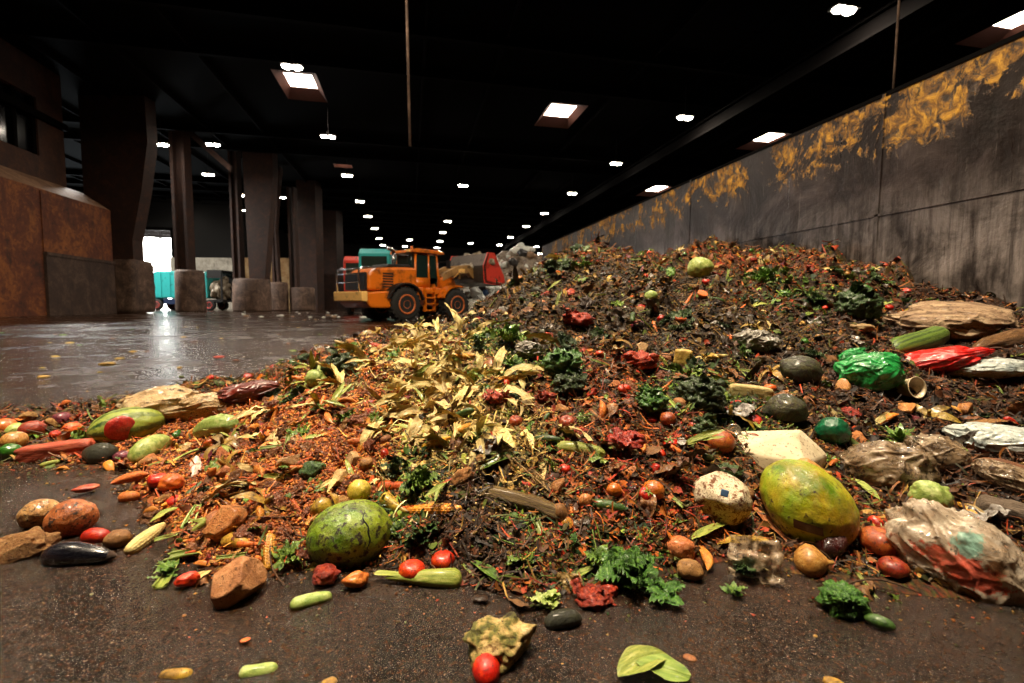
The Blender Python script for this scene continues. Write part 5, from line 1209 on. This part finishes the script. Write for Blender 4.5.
lay('yellow_squash', spindle(POTA, .2, .05, 2), 'banana_skin', (222, 541), (250, 545), 8, 'yellow squash piece behind the faceted brown block', 'squash')
lay('cucumber_stub', spindle(CUKE, 0, .03, 2, 24), 'cabbage', (290, 606), (332, 596), 7.5, 'pale green cucumber stub on the floor below the watermelon', 'cucumber')
lay('cucumber_stub', spindle(CUKE, 0, .03, 5, 24), 'cabbage', (239, 674), (278, 669), 7.5, 'pale green cucumber stub, nearest the frame bottom beside a red bit', 'cucumber')
lay('cucumber_stub', spindle(CUKE, 0, .03, 8, 24), 'banana_skin', (160, 677), (192, 675), 7, 'yellowish vegetable stub at the very bottom left of the floor', 'cucumber')
hero('pumpkin_slice', lump(4, (1, .8, .6), .15, 2, 3, 4, .7), 'pumpkin_flesh', 355, 579, 26, 'orange pumpkin cube wedged under the watermelon', 'pumpkin')
hero('crushed_tomato', lump(4, (1, .8, .6), .3, 2, 5), 'tomato_flesh', 326, 575, 28, 'crushed orange-red tomato under the watermelon\'s left side', 'tomato')
hero('lemon', lump(4, (1, .95, .98), .05, 2, 15), fmat('spotted_yellow', ['#a08420', '#ccb038', '#dcc860'], 2, .4, .3, .3, var=0, hue=0).m, 359, 491, 24, 'spotted yellow lemon above the watermelon', 'lemon')
hero('lemon', lump(4, (1, .8, .98), .08, 2, 17), 'banana_skin', 322, 508, 22, 'dull yellow lemon touching the watermelon\'s upper left', 'lemon')
# --- in front of the centre
lay('corn_cob', cob_shape(), 'corn_kernels', (462, 510), (404, 510), 8, 'orange-yellow corn cob lying above the watermelon', 'corn')
lay('carrot', spindle(CARROT, .35, .04, 5), 'carrot_skin', (378, 487), (428, 489), 6, 'curved orange carrot behind the orange-yellow corn cob', 'carrot')
lay('carrot', spindle(CARROT, -.4, .04, 6), 'banana_skin', (383, 497), (410, 512), 8, 'yellow parsnip tip left of the orange-yellow corn cob', 'parsnip')
lay('green_husk', xf(join(spindle(CARROT, .15, .05, 7, 22, 3, 5, .1), xf(leaf(.5, 1.2, .1, .05, 2, .2, 10, 5, 2), (.15, -.3, .2), (0, 0, .3))), (0, 0, 0)), 'husk_green', (462, 580), (384, 578), 11, 'unopened green corn ear at the heap foot right of the watermelon', 'corn')
hero('tomato', tomato_shape(6, 1), 'tomato_skin', 412, 570, 28, 'soiled red tomato resting behind the unopened green corn ear', 'tomato')
hero('tomato', tomato_shape(7, 1), 'tomato_skin', 443, 560, 25, 'bright red tomato, right one of the pair behind the green ear', 'tomato')
lay('tomato', tomato_shape(8, 1) if 0 else spindle(POTA, 0, .02, 8, 30), 'tomato_skin', (486, 656), (487, 683), 15, 'shiny red plum tomato on the floor before the mouldy bread', 'tomato')
hero('bread_chunk', lump(5, (1, .8, .62), .28, 2.2, 21, 3, .8), fmat('mouldy_bread', ['#2c2010', '#6c6a28', '#c8a868', '#dcc490'], 2.5, .8, 1, .35, coat=0, var=0, hue=0).m, 500, 640, 74, 'chunk of mouldy yellow-green bread on the floor', 'bread', hpx=48)
lay('potato', spindle(POTA, .1, .05, 8), 'avocado_skin', (544, 623), (582, 618), 10, 'dark olive potato on the floor before the pale cabbage leaves', 'potato')
def leafy(px, py, w, mat, lab, cat, seed, n=14, up=.5, W=.7, ruf=.09, rf=6, name='lettuce', nn=(16, 11)):
    o = hero(name, xf(clump_shape(n + 12, 1, seed, ruf, rf, W, nn[0], nn[1], min(up * 1.5, .95)), (0, 0, -.35)), mat, px, py, w, lab, cat, k=1.05, lift=.7); return o
leafy(668, 672, 60, 'lettuce', 'two light green cabbage leaves on the floor at the frame bottom', 'cabbage leaf', 3, 2, .25, .8, .02, 2) if 0 else None
lay('cabbage_leaf', xf(join(xf(leaf(1, 1.7, .12, .05, 2, .15, 20, 15, 3, ribs=.02), (0, 0, 0), (0, -.25, 0)), tube([(x, 0, .03 + x * .26 + .12 * math.sin(x * 2.8)) for x in np.linspace(0, .9, 8)], [.035, .03, .028, .025, .02, .016, .012, .008], 6)), (-.5, 0, 0)), fmat('light_leaf', ['#4c6c20', '#7c9438', '#a0ac58'], 2, .4, .4, .12, stretch=(1, 3, 1), var=0, hue=0).m, (690, 676), (634, 664), 24, 'light green cabbage leaf cut by the frame bottom, lower of the two', 'cabbage leaf', flat=.6)
lay('cabbage_leaf', xf(leaf(1, 1.9, .30, .04, 2, .35, 20, 15, 8, ribs=.03), (-.5, 0, 0)), 'husk_green', (618, 676), (668, 655), 20, 'folded pale green cabbage leaf behind the lower light green one', 'cabbage leaf')
leafy(628, 572, 76, 'kale_bright', 'bright green curly lettuce spread at the heap foot centre', 'lettuce', 5, 18, .45, .7, .10, 7)
leafy(600, 562, 46, 'lettuce', 'darker lettuce frill at the left of the bright curly lettuce', 'lettuce', 26, 12, .5, .6, .1, 6)
leafy(663, 590, 52, 'kale_bright', 'smaller lettuce spray touching the floor right of the larger one', 'lettuce', 6, 10, .3, .5, .10, 6)
leafy(545, 598, 44, 'cabbage', 'pale chopped cabbage leaves behind the dark olive potato', 'cabbage', 7, 7, .3, .6, .05, 3)
leafy(522, 560, 44, 'lettuce', 'drooping dark green leaf bundle above the pale chopped cabbage', 'leaves', 8, 7, .4, .5, .06, 3)
hero('bread_scrap', sheet_shape(2, 1.6, .2, 4), 'squash_rind', 556, 583, 24, 'creamy torn bread-like piece above the pale chopped cabbage', 'scrap', tilt=R(60))
hero('tomato_pulp', cluster(12), 'tomato_flesh', 592, 598, 46, 'split bright red tomatoes at the heap foot below the lettuce', 'tomato', hpx=24)
hero('crushed_tomato', lump(4, (1, .8, .7), .25, 2, 18), 'tomato_flesh', 608, 591, 22, 'piece of red tomato right of the split ones', 'tomato')
leafy(420, 482, 50, 'lettuce', 'frilly light green salad tuft above the orange-yellow corn cob', 'lettuce', 9, 18, .6, .7, .13, 8)
leafy(425, 533, 60, 'kale', 'dark green limp leaves between watermelon and red tomatoes', 'leaves', 10, 16, .5, .6, .07, 4)
leafy(395, 468, 44, 'kale', 'dark leafy stalks above the spotted yellow lemon', 'leaves', 11, 14, .6, .4, .07, 4)
lay('leek_stalk', stalk_shape(8), 'stalk', (532, 512), (553, 562), 5, 'long pale green stem standing in the middle of the heap foot', 'stem')
lay('leek_stalk', stalk_shape(9), 'lettuce', (503, 540), (545, 556), 5, 'bent bright green stem left of the long pale one', 'stem')
lay('leek_stalk', stalk_shape(10), 'squash_rind', (510, 455), (560, 500), 7, 'brown rotten leaf stalk slanting down the strawy middle', 'stalk')
lay('rotten_leek', spindle(CUKE, .5, .07, 3, 26, 3, 6, .15), fmat('rotten_leek', ['#3c2c14', '#6c5024', '#94803c'], 2, .5, .8, .3, stretch=(.6, 6, 6), var=0, hue=0).m, (480, 492), (568, 520), 9, 'thick rotten brown leek lying across the strawy middle', 'leek')
lay('cucumber', spindle(CUKE, .3, .02, 9, 26), 'husk_green', (556, 447), (606, 455), 7, 'long yellow-green cucumber in the red-brown middle', 'cucumber')
lay('cucumber', spindle(CUKE, .3, .02, 10, 26), 'cucumber_skin', (590, 504), (626, 510), 6, 'small dark green cucumber left of the broad green leaf', 'cucumber')
lay('broad_leaf', xf(leaf(1, 2.2, .12, .04, 2, .2, 20, 11, 5, ribs=.03), (-.5, 0, 0)), 'lettuce', (645, 524), (692, 520), 8, 'broad green leaf lying left of the round dirty ball', 'leaf', flat=1)
hero('orange', lump(4, (1, .9, .85), .05, 1.5, 2), 'orange_skin', 653, 490, 23, 'bright orange fruit left of the round dirty ball', 'orange')
hero('orange', lump(4, (1, .9, .9), .05, 1.5, 4), 'orange_skin', 614, 490, 17, 'small orange fruit further left of the bright orange one', 'orange')
hero('potato', lump(4, (1, .8, .75), .12, 1.6, 9), 'potato_skin', 690, 570, 28, 'bumpy brown potato at the heap foot right of the lettuce', 'potato')
hero('potato', lump(4, (1, .8, .8), .15, 1.6, 10), 'squash_flesh', 680, 548, 30, 'orange-brown sweet potato behind the bumpy brown one', 'sweet potato')
hero('apple', lump(4, (1, .95, .85), .03, 1.6, 11), 'apple_skin', 721, 442, 28, 'red pomegranate-like apple left of the foam block', 'apple')
hero('jar_lid', lathe([(.02, -.12), (.9, -.12), (1, -.05), (1, .12), (.92, .16), (.8, .10), (.02, .08)], 28), plain('tin', '#b8a890', .25, .8), 734, 430, 13, 'small round metal lid above the red apple', 'lid', tilt=R(60))
for i, (x, y, w, k, lab) in enumerate([(700, 437, 15, 'tomato_skin', 'lower of two tomatoes left of the pomegranate-like apple'), (694, 425, 14, 'tomato_skin', 'upper of two tomatoes left of the pomegranate-like apple'),
        (770, 388, 12, 'orange_skin', 'tiny orange fruit above the metal lid on the dark slope'), (652, 420, 10, 'tomato_skin', 'small cherry tomato below the dark broccoli'), (880, 541, 0, '', ''), (718, 282, 0, '', '')]):
    if w: hero('tomato' if 'tom' in k else 'orange', tomato_shape(i, 1), k, x, y, w, lab, 'tomato' if 'tom' in k else 'orange')
hero('tomato_pulp', cluster(30), 'tomato_flesh', 628, 440, 44, 'mound of crushed orange-red tomato in the heap\'s middle', 'tomato', hpx=34)
hero('tomato_pulp', cluster(33), 'tomato_flesh', 497, 398, 28, 'vivid red burst tomato right of the corn husks', 'tomato', hpx=18)
hero('tomato_pulp', cluster(36), 'tomato_flesh', 577, 320, 38, 'heap of crushed red tomato on the dark upper slope', 'tomato', hpx=18)
hero('tomato_pulp', cluster(37), 'tomato_flesh', 546, 397, 26, 'red tomato pulp right of the vivid burst tomato', 'tomato', hpx=16)
hero('tomato_pulp', cluster(39), 'tomato_flesh', 640, 360, 44, 'orange-red pulp patch left of the yellow box', 'tomato pulp', hpx=26)
# --- right side
hero('tomato', tomato_shape(12, 1), 'apple_skin', 880, 541, 38, 'brownish red tomato, larger of two beside the clear red-printed bag', 'tomato')
o = hero('tomato', tomato_shape(13, 1), 'apple_skin', 893, 567, 27, 'small dark red tomato in front of the larger brownish one', 'tomato')
o = hero('onion', onion_shape(6), 'onion_skin', 810, 562, 36, 'peeling brown and white onion in front of the large melon', 'onion', roll=R(75))
hero('broccoli', frilly_ball(12, 6, .25), 'kale_bright', 843, 600, 46, 'dark green broccoli head lying alone on the floor', 'broccoli', hpx=50)
hero('gherkin', spindle(CUKE, 0, .03, 4) if 0 else lump(4, (1, .5, .5), .04, 1.5, 4), 'cucumber_skin', 880, 622, 27, 'tiny green gherkin right of the broccoli on the floor', 'gherkin')
o = leafy(901, 438, 50, 'lettuce', 'bright green celery crown spreading over the translucent bag', 'celery', 15, 22, .45, .22, .02, 2, 'celery_leaves', (10, 4))
lay('banana_peel', xf(join(xf(leaf(1, 1.4, .3, .06, 2, .3, 16, 7, 2), (-.5, 0, 0)), xf(leaf(1, 1.2, .1, .08, 2, .3, 16, 7, 5), (-.5, -.2, -.3), (.4, .1, -.12))), (0, 0, 0)), 'banana_skin', (770, 541), (714, 545), 12, 'yellow-green banana peel in front of the round dirty ball', 'banana peel')
lay('vegetable_skin', xf(leaf(1, 1.3, .1, .08, 2, .3, 16, 7, 12), (-.5, 0, 0)), 'squash_flesh', (748, 502), (790, 545), 9, 'brown peeled strip between the round ball and the melon', 'peel')
leafy(745, 568, 46, 'kale', 'small dark green leaves below the yellow-green banana peel', 'leaves', 18, 10, .3, .6, .06, 4)
hero('net_scrap', sheet_shape(2, 1.6, .3, 9, 24), M_clear2, 728, 555, 50, 'crumpled brown translucent wrapper beside the bumpy potato', 'wrapper', tilt=R(50)) 
M_rm = fmat('rotting_melon', ['#181a0a', '#303814', '#544c1c'], 2, .5, .7, .55, var=0, hue=0).m
M_dg = fmat('dark_green_plastic', ['#06301c', '#0c5030', '#187048'], 2, .25, .2, .2, var=0, hue=0).m
hero('green_ball', lump(5, (1, .95, .9), .07, 1.4, 4), M_dg, 833, 431, 32, 'dark green round plastic ball half buried behind the foam block', 'ball')
o = hero('paper_cup', lathe([(.02, -1), (.62, -1), (.7, 0), (.86, 1), (.92, 1.02), (.90, 1.08), (.80, 1.02), (.62, 0), (.55, -.9), (.02, -.9)], 28), fmat('paper_cup', ['#a8885c', '#d8c4a0', '#e8dcc4'], 2, .5, .1, .2, var=0, hue=0).m, 905, 388, 24, 'tipped paper cup below the red plastic bag', 'cup', roll=R(78), turn=R(-40))
hero('melon', lump(4, (1, .8, .8), .1, 1.5, 23), M_rm, 800, 370, 38, 'dark green rotting melon left of the bright green bag', 'melon', hpx=30)
hero('melon', lump(4, (1, .8, .8), .1, 1.5, 24), M_rm, 786, 410, 40, 'olive green rotting melon behind the foam block', 'melon', hpx=28)
hero('cabbage', lump(4, (1, .9, .9), .08, 1.5, 27), 'cabbage', 700, 268, 24, 'pale green cabbage head on the crest near the wall', 'cabbage')
hero('cabbage', lump(4, (1, .9, .9), .08, 1.5, 28), 'cabbage', 651, 296, 13, 'small yellow-green cabbage high on the dark slope', 'cabbage')
hero('tomato', tomato_shape(3, 1), 'tomato_skin', 706, 282, 9, 'red tomato just below the cabbage head on the crest', 'tomato')
hero('mustard_block', block((2, 1.4, 2.0), .05, 2, 4, e=10), fmat('yellow_block', ['#8c6a24', '#b8943c', '#ccac5c'], 2, .6, .4, .25, var=0, hue=0).m, 683, 358, 17, 'upright mustard yellow block in the dark slope', 'block', hpx=26, roll=R(4))
lay('squash_wedge', xf(block((1, 1.6, 1.8), .06, 2, 6, e=8)), 'husk', (730, 390), (772, 395), 8, 'yellow ribbed squash wedge above the apple', 'squash')
for i, (x, y, w, lab, m_) in enumerate([(563, 366, 42, 'dense dark green curly kale head right of the corn husks', 'kale_bright'), (569, 385, 36, 'darker kale tuft directly below the dense kale head', 'kale'), (650, 402, 34, 'dark broccoli head in the middle right of the heap', 'kale_bright'),
        (702, 396, 50, 'round dark green romanesco head above the tomatoes', 'kale'), (704, 428, 30, 'dark green leafy lump beneath the romanesco head', 'kale'), (508, 334, 44, 'tuft of yellow-green herbs on the upper left slope', 'lettuce'),
        (340, 366, 32, 'leafy greens on the low back edge of the heap', 'kale'), (478, 346, 22, 'small dark green lump left of the red tomatoes', 'kale'), (860, 305, 44, 'dark leafy bunch near the wall on the upper right', 'kale'),
        (765, 276, 36, 'green bean-like leaves on the crest below the wall', 'lettuce'), (455, 276, 0, '', ''), (550, 268, 30, 'dark green leaves on the crest left of the steel wall end', 'kale'), (212, 430, 0, '', '')]):
    if w:
        if i % 2 == 0 or i in (1, 3): hero('curly_kale', join(frilly_ball(50 + i, 5, .22), clump_shape(16, 1.15, i + 70, .12, 9, .6, 12, 7, .7)), m_, x, y, w, lab, 'kale', hpx=w * .75)
        else: leafy(x, y, w, m_, lab, 'greens', 30 + i, 18, .5, .5, .1, 6)
lay('squash_blossom', spindle(EGGP, .2, .05, 12, 30, 3, 9, .1), 'cabbage', (235, 424), (196, 433), 12, 'ribbed pale green onion-like bulb at the pulp\'s back edge', 'bulb')
hero('bread_roll', lump(4, (1, .8, .7), .15, 1.8, 51), 'bread', 345, 432, 0.1, 'x', 'x') if 0 else None
hero('squash_piece', lump(4, (1, .7, .5), .2, 1.8, 52), 'squash_rind', 862, 328, 20, 'round cream biscuit-like piece on the dark slope', 'bread')
hero('dark_green_squash', lump(4, (1, .8, .7), .2, 1.8, 53), 'kale', 313, 470, 26, 'rotten dark green squash in the orange pulp', 'squash')
lay('log', spindle(CUKE, .2, .08, 15, 26, 3, 5, .08), fmat('grey_bark', ['#3a2c22', '#6a5848', '#9a8874'], 2, .8, 1, .25, stretch=(.6, 6, 6), coat=0, var=0, hue=0).m, (975, 505), (1030, 520), 12, 'grey bark-like piece at the right frame edge', 'bark')
hero('stone_bread', lump(4, (1, .8, .5), .15, 1.8, 61), 'cardboard', 1000, 470, 44, 'brown crust under the translucent film at the right edge', 'bread', hpx=20)
hero('squash_piece', lump(4, (1, .7, .8), .2, 1.8, 55), 'cabbage', 930, 495, 36, 'mouldy yellow-green chunk above the clear red-printed bag', 'squash', hpx=24)
for k, (kind, mt, a, b, r_, lab) in enumerate([
    ('green_husk', 'husk_green', (178, 508), (150, 522), 6, 'greenish husk strip at the left edge of the orange pulp'), ('corn_husk', 'husk', (182, 590), (212, 570), 7, 'pale husk strip beside the celery at the left foot'),
    ('leek_leaf', 'stalk', (138, 470), (176, 462), 6, 'pale leek leaf below the ribbed green squash'), ('leek_leaf', 'husk_green', (172, 462), (214, 446), 7, 'yellow-green leek leaf crossing the pulp\'s left edge'),
    ('green_leaf', 'lettuce', (470, 560), (512, 590), 7, 'dark green leaf blade drooping onto the floor right of the green ear'), ('green_leaf', 'stalk', (560, 585), (596, 566), 5, 'narrow pale green blade behind the split red tomatoes'),
    ('corn_husk', 'husk', (640, 545), (684, 560), 6, 'dry husk strip between the sweet potato and the lettuce'), ('green_leaf', 'husk_green', (690, 540), (730, 522), 6, 'green blade leading up to the round dirty ball'),
    ('green_leaf', 'lettuce', (480, 470), (520, 452), 7, 'green leaf blade on the strawy middle left of the yellow-green cucumber'), ('corn_husk', 'husk', (220, 500), (262, 488), 7, 'husk strip lying in the orange pulp above the watermelon'),
    ('green_leaf', 'kale', (590, 530), (640, 540), 6, 'dark green blade above the bright curly lettuce'), ('corn_husk', 'husk_green', (300, 398), (338, 384), 6, 'long green husk at the heap\'s back edge'),
    ('corn_husk', 'husk', (730, 560), (772, 572), 6, 'brown-yellow peel strip at the foot below the banana peel'), ('green_leaf', 'stalk', (850, 478), (880, 500), 6, 'grey-green blade between the big melon and the brownish bag')]):
    lay(kind, xf(leaf(1, 2.0, .15 + .05 * (k % 3), .06, 2, .4, 20, 9, k + 40, twist=.4 * (k % 3 - 1), ribs=.02, crumple=.05), (-.5, 0, 0)), mt, a, b, r_, lab, 'leaf')
leafy(494, 548, 40, 'kale', 'dark green leaf tuft in the shadowed foot below the rotten leek', 'leaves', 61, 12, .5, .4, .06, 4)
leafy(570, 545, 34, 'kale_bright', 'small green frill above and left of the curly lettuce', 'leaves', 62, 10, .5, .6, .1, 6)
leafy(735, 590, 30, 'lettuce', 'wilted leaf pair spilling onto the floor under the crumpled wrapper', 'leaves', 63, 4, .3, .5, .06, 4)
leafy(168, 570, 34, 'lettuce', 'small leaf tuft between the two celery pieces', 'leaves', 64, 8, .4, .4, .06, 4)
# loose bits on the open floor
for i, (x, y, w, m_, k, lab) in enumerate([(66, 360, 0, '', '', ''), (107, 364, 14, 'banana_skin', 'peel_scrap', 'yellow peel scrap alone on the open floor, far left'), (219, 357, 10, 'tomato_flesh', 'red_scrap', 'red scrap on the open floor near the light reflection'), (86, 488, 22, 'apple_skin', 'peel_scrap', 'dark red scrap on the floor above the grapefruits'),
        (720, 590, 0, '', '', ''), (235, 560, 0, '', '', ''), (690, 658, 14, 'potato_skin', 'pebble', 'small brown pebble right above the light green leaf'), (228, 677, 10, 'tomato_flesh', 'red_scrap', 'small red bit beside the bottom cucumber stub'), (330, 682, 16, 'banana_skin', 'peel_scrap', 'yellow bit cut off by the frame bottom'), (835, 684, 24, 'banana_skin', 'peel_scrap', 'yellow bit at the frame bottom below the broccoli'),
        (245, 640, 10, 'orange_skin', 'orange_scrap', 'tiny orange bit on the wet floor'), (480, 598, 16, 'soil_clod', 'clod', 'grey-brown clod behind the mouldy bread')]):
    if w: hero(k, lump(3, (1, .7, .3), .2, 1.5, i + 80), m_, x, y, w, lab, 'scrap')
# ------------------------------------------------------------------ the many repeats on the heap
D_ = {'*': .3}
B = place_many
B('pulp_clod', 160, 'crumbly orange-brown clod of fruit pulp', 'pulp', {'pulp': 3, 'rust': .8, '*': .08}, (.35, .9), .4, .006, hmin=-.014)
B('soil_clod', 90, 'dark wet clod of rotted waste', 'clod', {'earth': 2, 'dark': 1.5, 'straw': .1, '*': .15}, (.4, 1.1), .4, .012, hmin=-.014)
B('corn_husk', 280, 'dry straw-yellow corn husk', 'corn husk', {'husk': 4, 'straw': 1.2, 'pulp': .5, 'mix': .16, '*': .07}, (.6, 1.25), .35, 0, spin=.8)
B('green_husk', 130, 'green-tinged corn husk', 'corn husk', {'husk': 2, 'straw': 1, 'pulp': 1.6, 'green': 1, '*': .3}, (.5, 1), .45, 0, spin=.8, hmin=-.014)
B('dead_leaf', 245, 'curled brown dead leaf', 'leaf', {'rust': 2, 'dark': 2.5, 'mix': 2, 'pulp': .8, '*': .4}, (.6, 1.3), .5, 0, spin=1, p=1.25, hmin=-.014)
B('dark_leaf', 215, 'slimy blackened leaf', 'leaf', {'dark': 3, 'earth': 1.5, 'mix': .8, 'straw': .5, '*': .15}, (.6, 1.5), .5, 0, spin=1, p=1.1, hmin=-.014)
B('lettuce_leaf', 130, 'wilted green lettuce leaf', 'lettuce leaf', {'green': 4, 'straw': 1, 'pulp': .6, 'rust': .6, 'mix': .6, '*': .2}, (.4, .95), .5, 0, spin=.8, hmin=-.014)
B('kale_bunch', 60, 'dark green curly kale bunch', 'kale', {'green': 4, 'dark': .6, 'mix': .4, '*': .15}, (.45, .95), .3, .01)
B('herb_sprig', 100, 'limp bright green herb sprig', 'herbs', {'green': 4, 'straw': .7, 'mix': .4, '*': .25}, (.4, .9), .3, .005, hmin=-.014)
B('celery_stalk', 130, 'pale green vegetable stalk', 'stalk', {'straw': 2, 'husk': 1, 'green': 2, '*': .6}, (.4, .95), .3, -.004, spin=.5, hmin=-.014)
B('tomato', 46, 'small soiled red tomato', 'tomato', {'rust': 2.5, 'mix': .9, 'pulp': .6, '*': .3}, (.5, .9), .5, .014)
B('crushed_tomato', 90, 'crushed red tomato', 'tomato', {'rust': 2.5, 'pulp': 1, 'mix': .8, '*': .2}, (.45, .95), .4, .004, hmin=-.014)
B('orange', 12, 'soiled orange', 'orange', {'rust': 2, 'pulp': 1, 'mix': 1, '*': .3}, (.55, .95), .5, .016)
B('potato', 34, 'muddy brown potato', 'potato', {'mix': 1, 'pulp': 1, 'rust': 1, '*': .4}, (.5, 1), .4, .012)
B('onion', 18, 'tan papery onion', 'onion', {'mix': 1, 'rust': 1, '*': .5}, (.5, .9), .4, .013)
B('carrot', 70, 'bruised orange carrot', 'carrot', {'pulp': 3, 'rust': 1, '*': .3}, (.4, .8), .3, 0)
B('pumpkin_slice', 80, 'orange pumpkin slice', 'pumpkin', {'pulp': 4, 'rust': .6, '*': .1}, (.4, 1.1), .5, 0, spin=.6, hmin=-.014)
B('corn_cob', 22, 'half-peeled yellow corn cob', 'corn', {'husk': 2, 'pulp': 1, 'straw': 1, '*': .3}, (.45, .8), .25, 0, spin=2)
B('banana_peel', 40, 'limp spotted banana peel', 'banana peel', {'husk': 1, 'mix': 1, 'earth': .6, '*': .5}, (.6, 1.1), .4, .01)
B('green_pepper', 16, 'glossy green pepper', 'pepper', {'green': 1, 'mix': 1, 'rust': .7, '*': .4}, (.5, .9), .4, .01)
B('red_pepper', 18, 'shrivelled red pepper', 'pepper', {'rust': 2, 'husk': .5, 'pulp': 1, '*': .3}, (.45, .85), .4, .008)
B('cabbage', 7, 'grubby pale green cabbage head', 'cabbage', {'green': 1, 'dark': .7, 'mix': .7, '*': .4}, (.4, .7), .3, .01, rmin=2.2)
B('apple', 14, 'bruised red apple', 'apple', {'rust': 1, 'mix': 1, '*': .5}, (.5, .95), .5, .014)
B('squash_chunk', 60, 'broken tan squash chunk', 'squash', {'pulp': 3, 'mix': 1, 'rust': 1, '*': .4}, (.35, .8), .5, .004, hmin=-.014)
B('avocado', 10, 'blackened avocado', 'avocado', {'mix': 1, 'earth': .7, '*': .5}, (.5, .9), .4, .012)
B('citrus_half', 26, 'squeezed citrus half', 'citrus half', {'pulp': 1, 'rust': 1, 'mix': 1, '*': .3}, (.5, .95), .6, .01)
B('bread_chunk', 36, 'torn brown bread chunk', 'bread', {'mix': 1, 'rust': 1, 'pulp': .7, '*': .5}, (.45, .9), .4, .004)
B('cardboard_scrap', 50, 'torn soggy cardboard scrap', 'cardboard', {'rust': 1.5, 'mix': 1, '*': .4}, (.5, 1.1), .4, 0, hmin=-.014)
B('cucumber', 34, 'dull green cucumber', 'cucumber', {'green': 1, 'rust': .8, 'mix': .8, '*': .4}, (.4, .8), .3, .006)
B('twig', 80, 'thin brown twig', 'twig', {'straw': 2, 'dark': 2, 'mix': 1, '*': .4}, (.5, 1.1), .4, 0, hmin=-.014)
B('eggshell', 8, 'cracked pale eggshell', 'eggshell', {'*': 1}, (.6, 1.1), .8, 0)
B('plastic_scrap', 44, 'grubby white plastic film scrap', 'plastic', {'earth': 1.5, 'dark': 1, 'mix': .5, '*': .12}, (.4, 1), .4, 0)
B('radicchio_leaf', 60, 'purple-red salad leaf', 'leaf', {'rust': 1, 'straw': .5, 'mix': .6, '*': .3}, (.4, .9), .5, 0, spin=.8, hmin=-.014)
# ------------------------------------------------------------------ light, world, camera
w = bpy.data.worlds.new('sky'); scene.world = w; w.use_nodes = True
bg = w.node_tree.nodes['Background']; bg.inputs['Color'].default_value = (1.0, 0.98, 0.93, 1); bg.inputs['Strength'].default_value = 16.0
def area(name, loc, size, power, colr, rot=(0, 0, 0), sy=None):
    l = bpy.data.lights.new(name, 'AREA'); l.energy = power; l.color = colr; l.size = size
    if sy: l.shape = 'RECTANGLE'; l.size_y = sy
    o = bpy.data.objects.new(name, l); col.objects.link(o); o.location = loc; o.rotation_euler = rot
    return o
# added key light under the added roof light, and unseen fill lights overhead
area('key_light', (-1.9, 1.7, 14.9), 2.4, 4200, (1.0, 0.83, 0.58))
for (x, y, e) in [(-9, 6, 450), (-3, 13, 800), (2.5, 8.5, 650), (4.8, 3.5, 380)]:
    area('overhead_fill_light', (x, y, 13.0), 1.1, e, (1.0, 0.80, 0.56))
for (px, py, e) in [(685, 117, 900), (844, 9, 900), (292, 66, 900), (463, 185, 2600)]:
    p = on_z(px, py, 12.85); area('lamp_glow', p, 1.0, e, (1.0, 0.84, 0.66))
area('bay_fill_light', (-33, 52, 12.5), 3, 3500, (1, .93, .84))  # added fill lights over the bay, to brighten truck and pale wall
area('bay_fill_light', (-26, 47, 12.5), 3, 4500, (1, .93, .84))
area('bay_daylight', (-40, 74, 5), 9, 3000, (0.85, 0.95, 1.0), (R(-90), 0, 0))
cd = bpy.data.cameras.new('camera'); cam = bpy.data.objects.new('camera', cd); col.objects.link(cam)
cam.matrix_world = Matrix.Translation(CAM) @ cam_rot.to_4x4()
cd.sensor_width = 36; cd.lens = F / 1024 * 36; cd.clip_end = 400; cd.clip_start = 0.05
cd.dof.use_dof = True; cd.dof.focus_distance = 2.0; cd.dof.aperture_fstop = 3.2
scene.camera = cam
vs = scene.view_settings; vs.view_transform = 'Standard'; vs.look = 'None'; vs.gamma = 1; vs.exposure = EXPO; vs.use_curve_mapping = False
scene.cycles.use_denoising = True
try: scene.cycles.denoiser = 'OPENIMAGEDENOISE'
except Exception: pass
scene.cycles.sample_clamp_indirect = 6.0; scene.cycles.max_bounces = 6; scene.cycles.use_light_tree = True
scene.cycles.transparent_max_bounces = 12
scene.cycles.caustics_reflective = False; scene.cycles.caustics_refractive = False
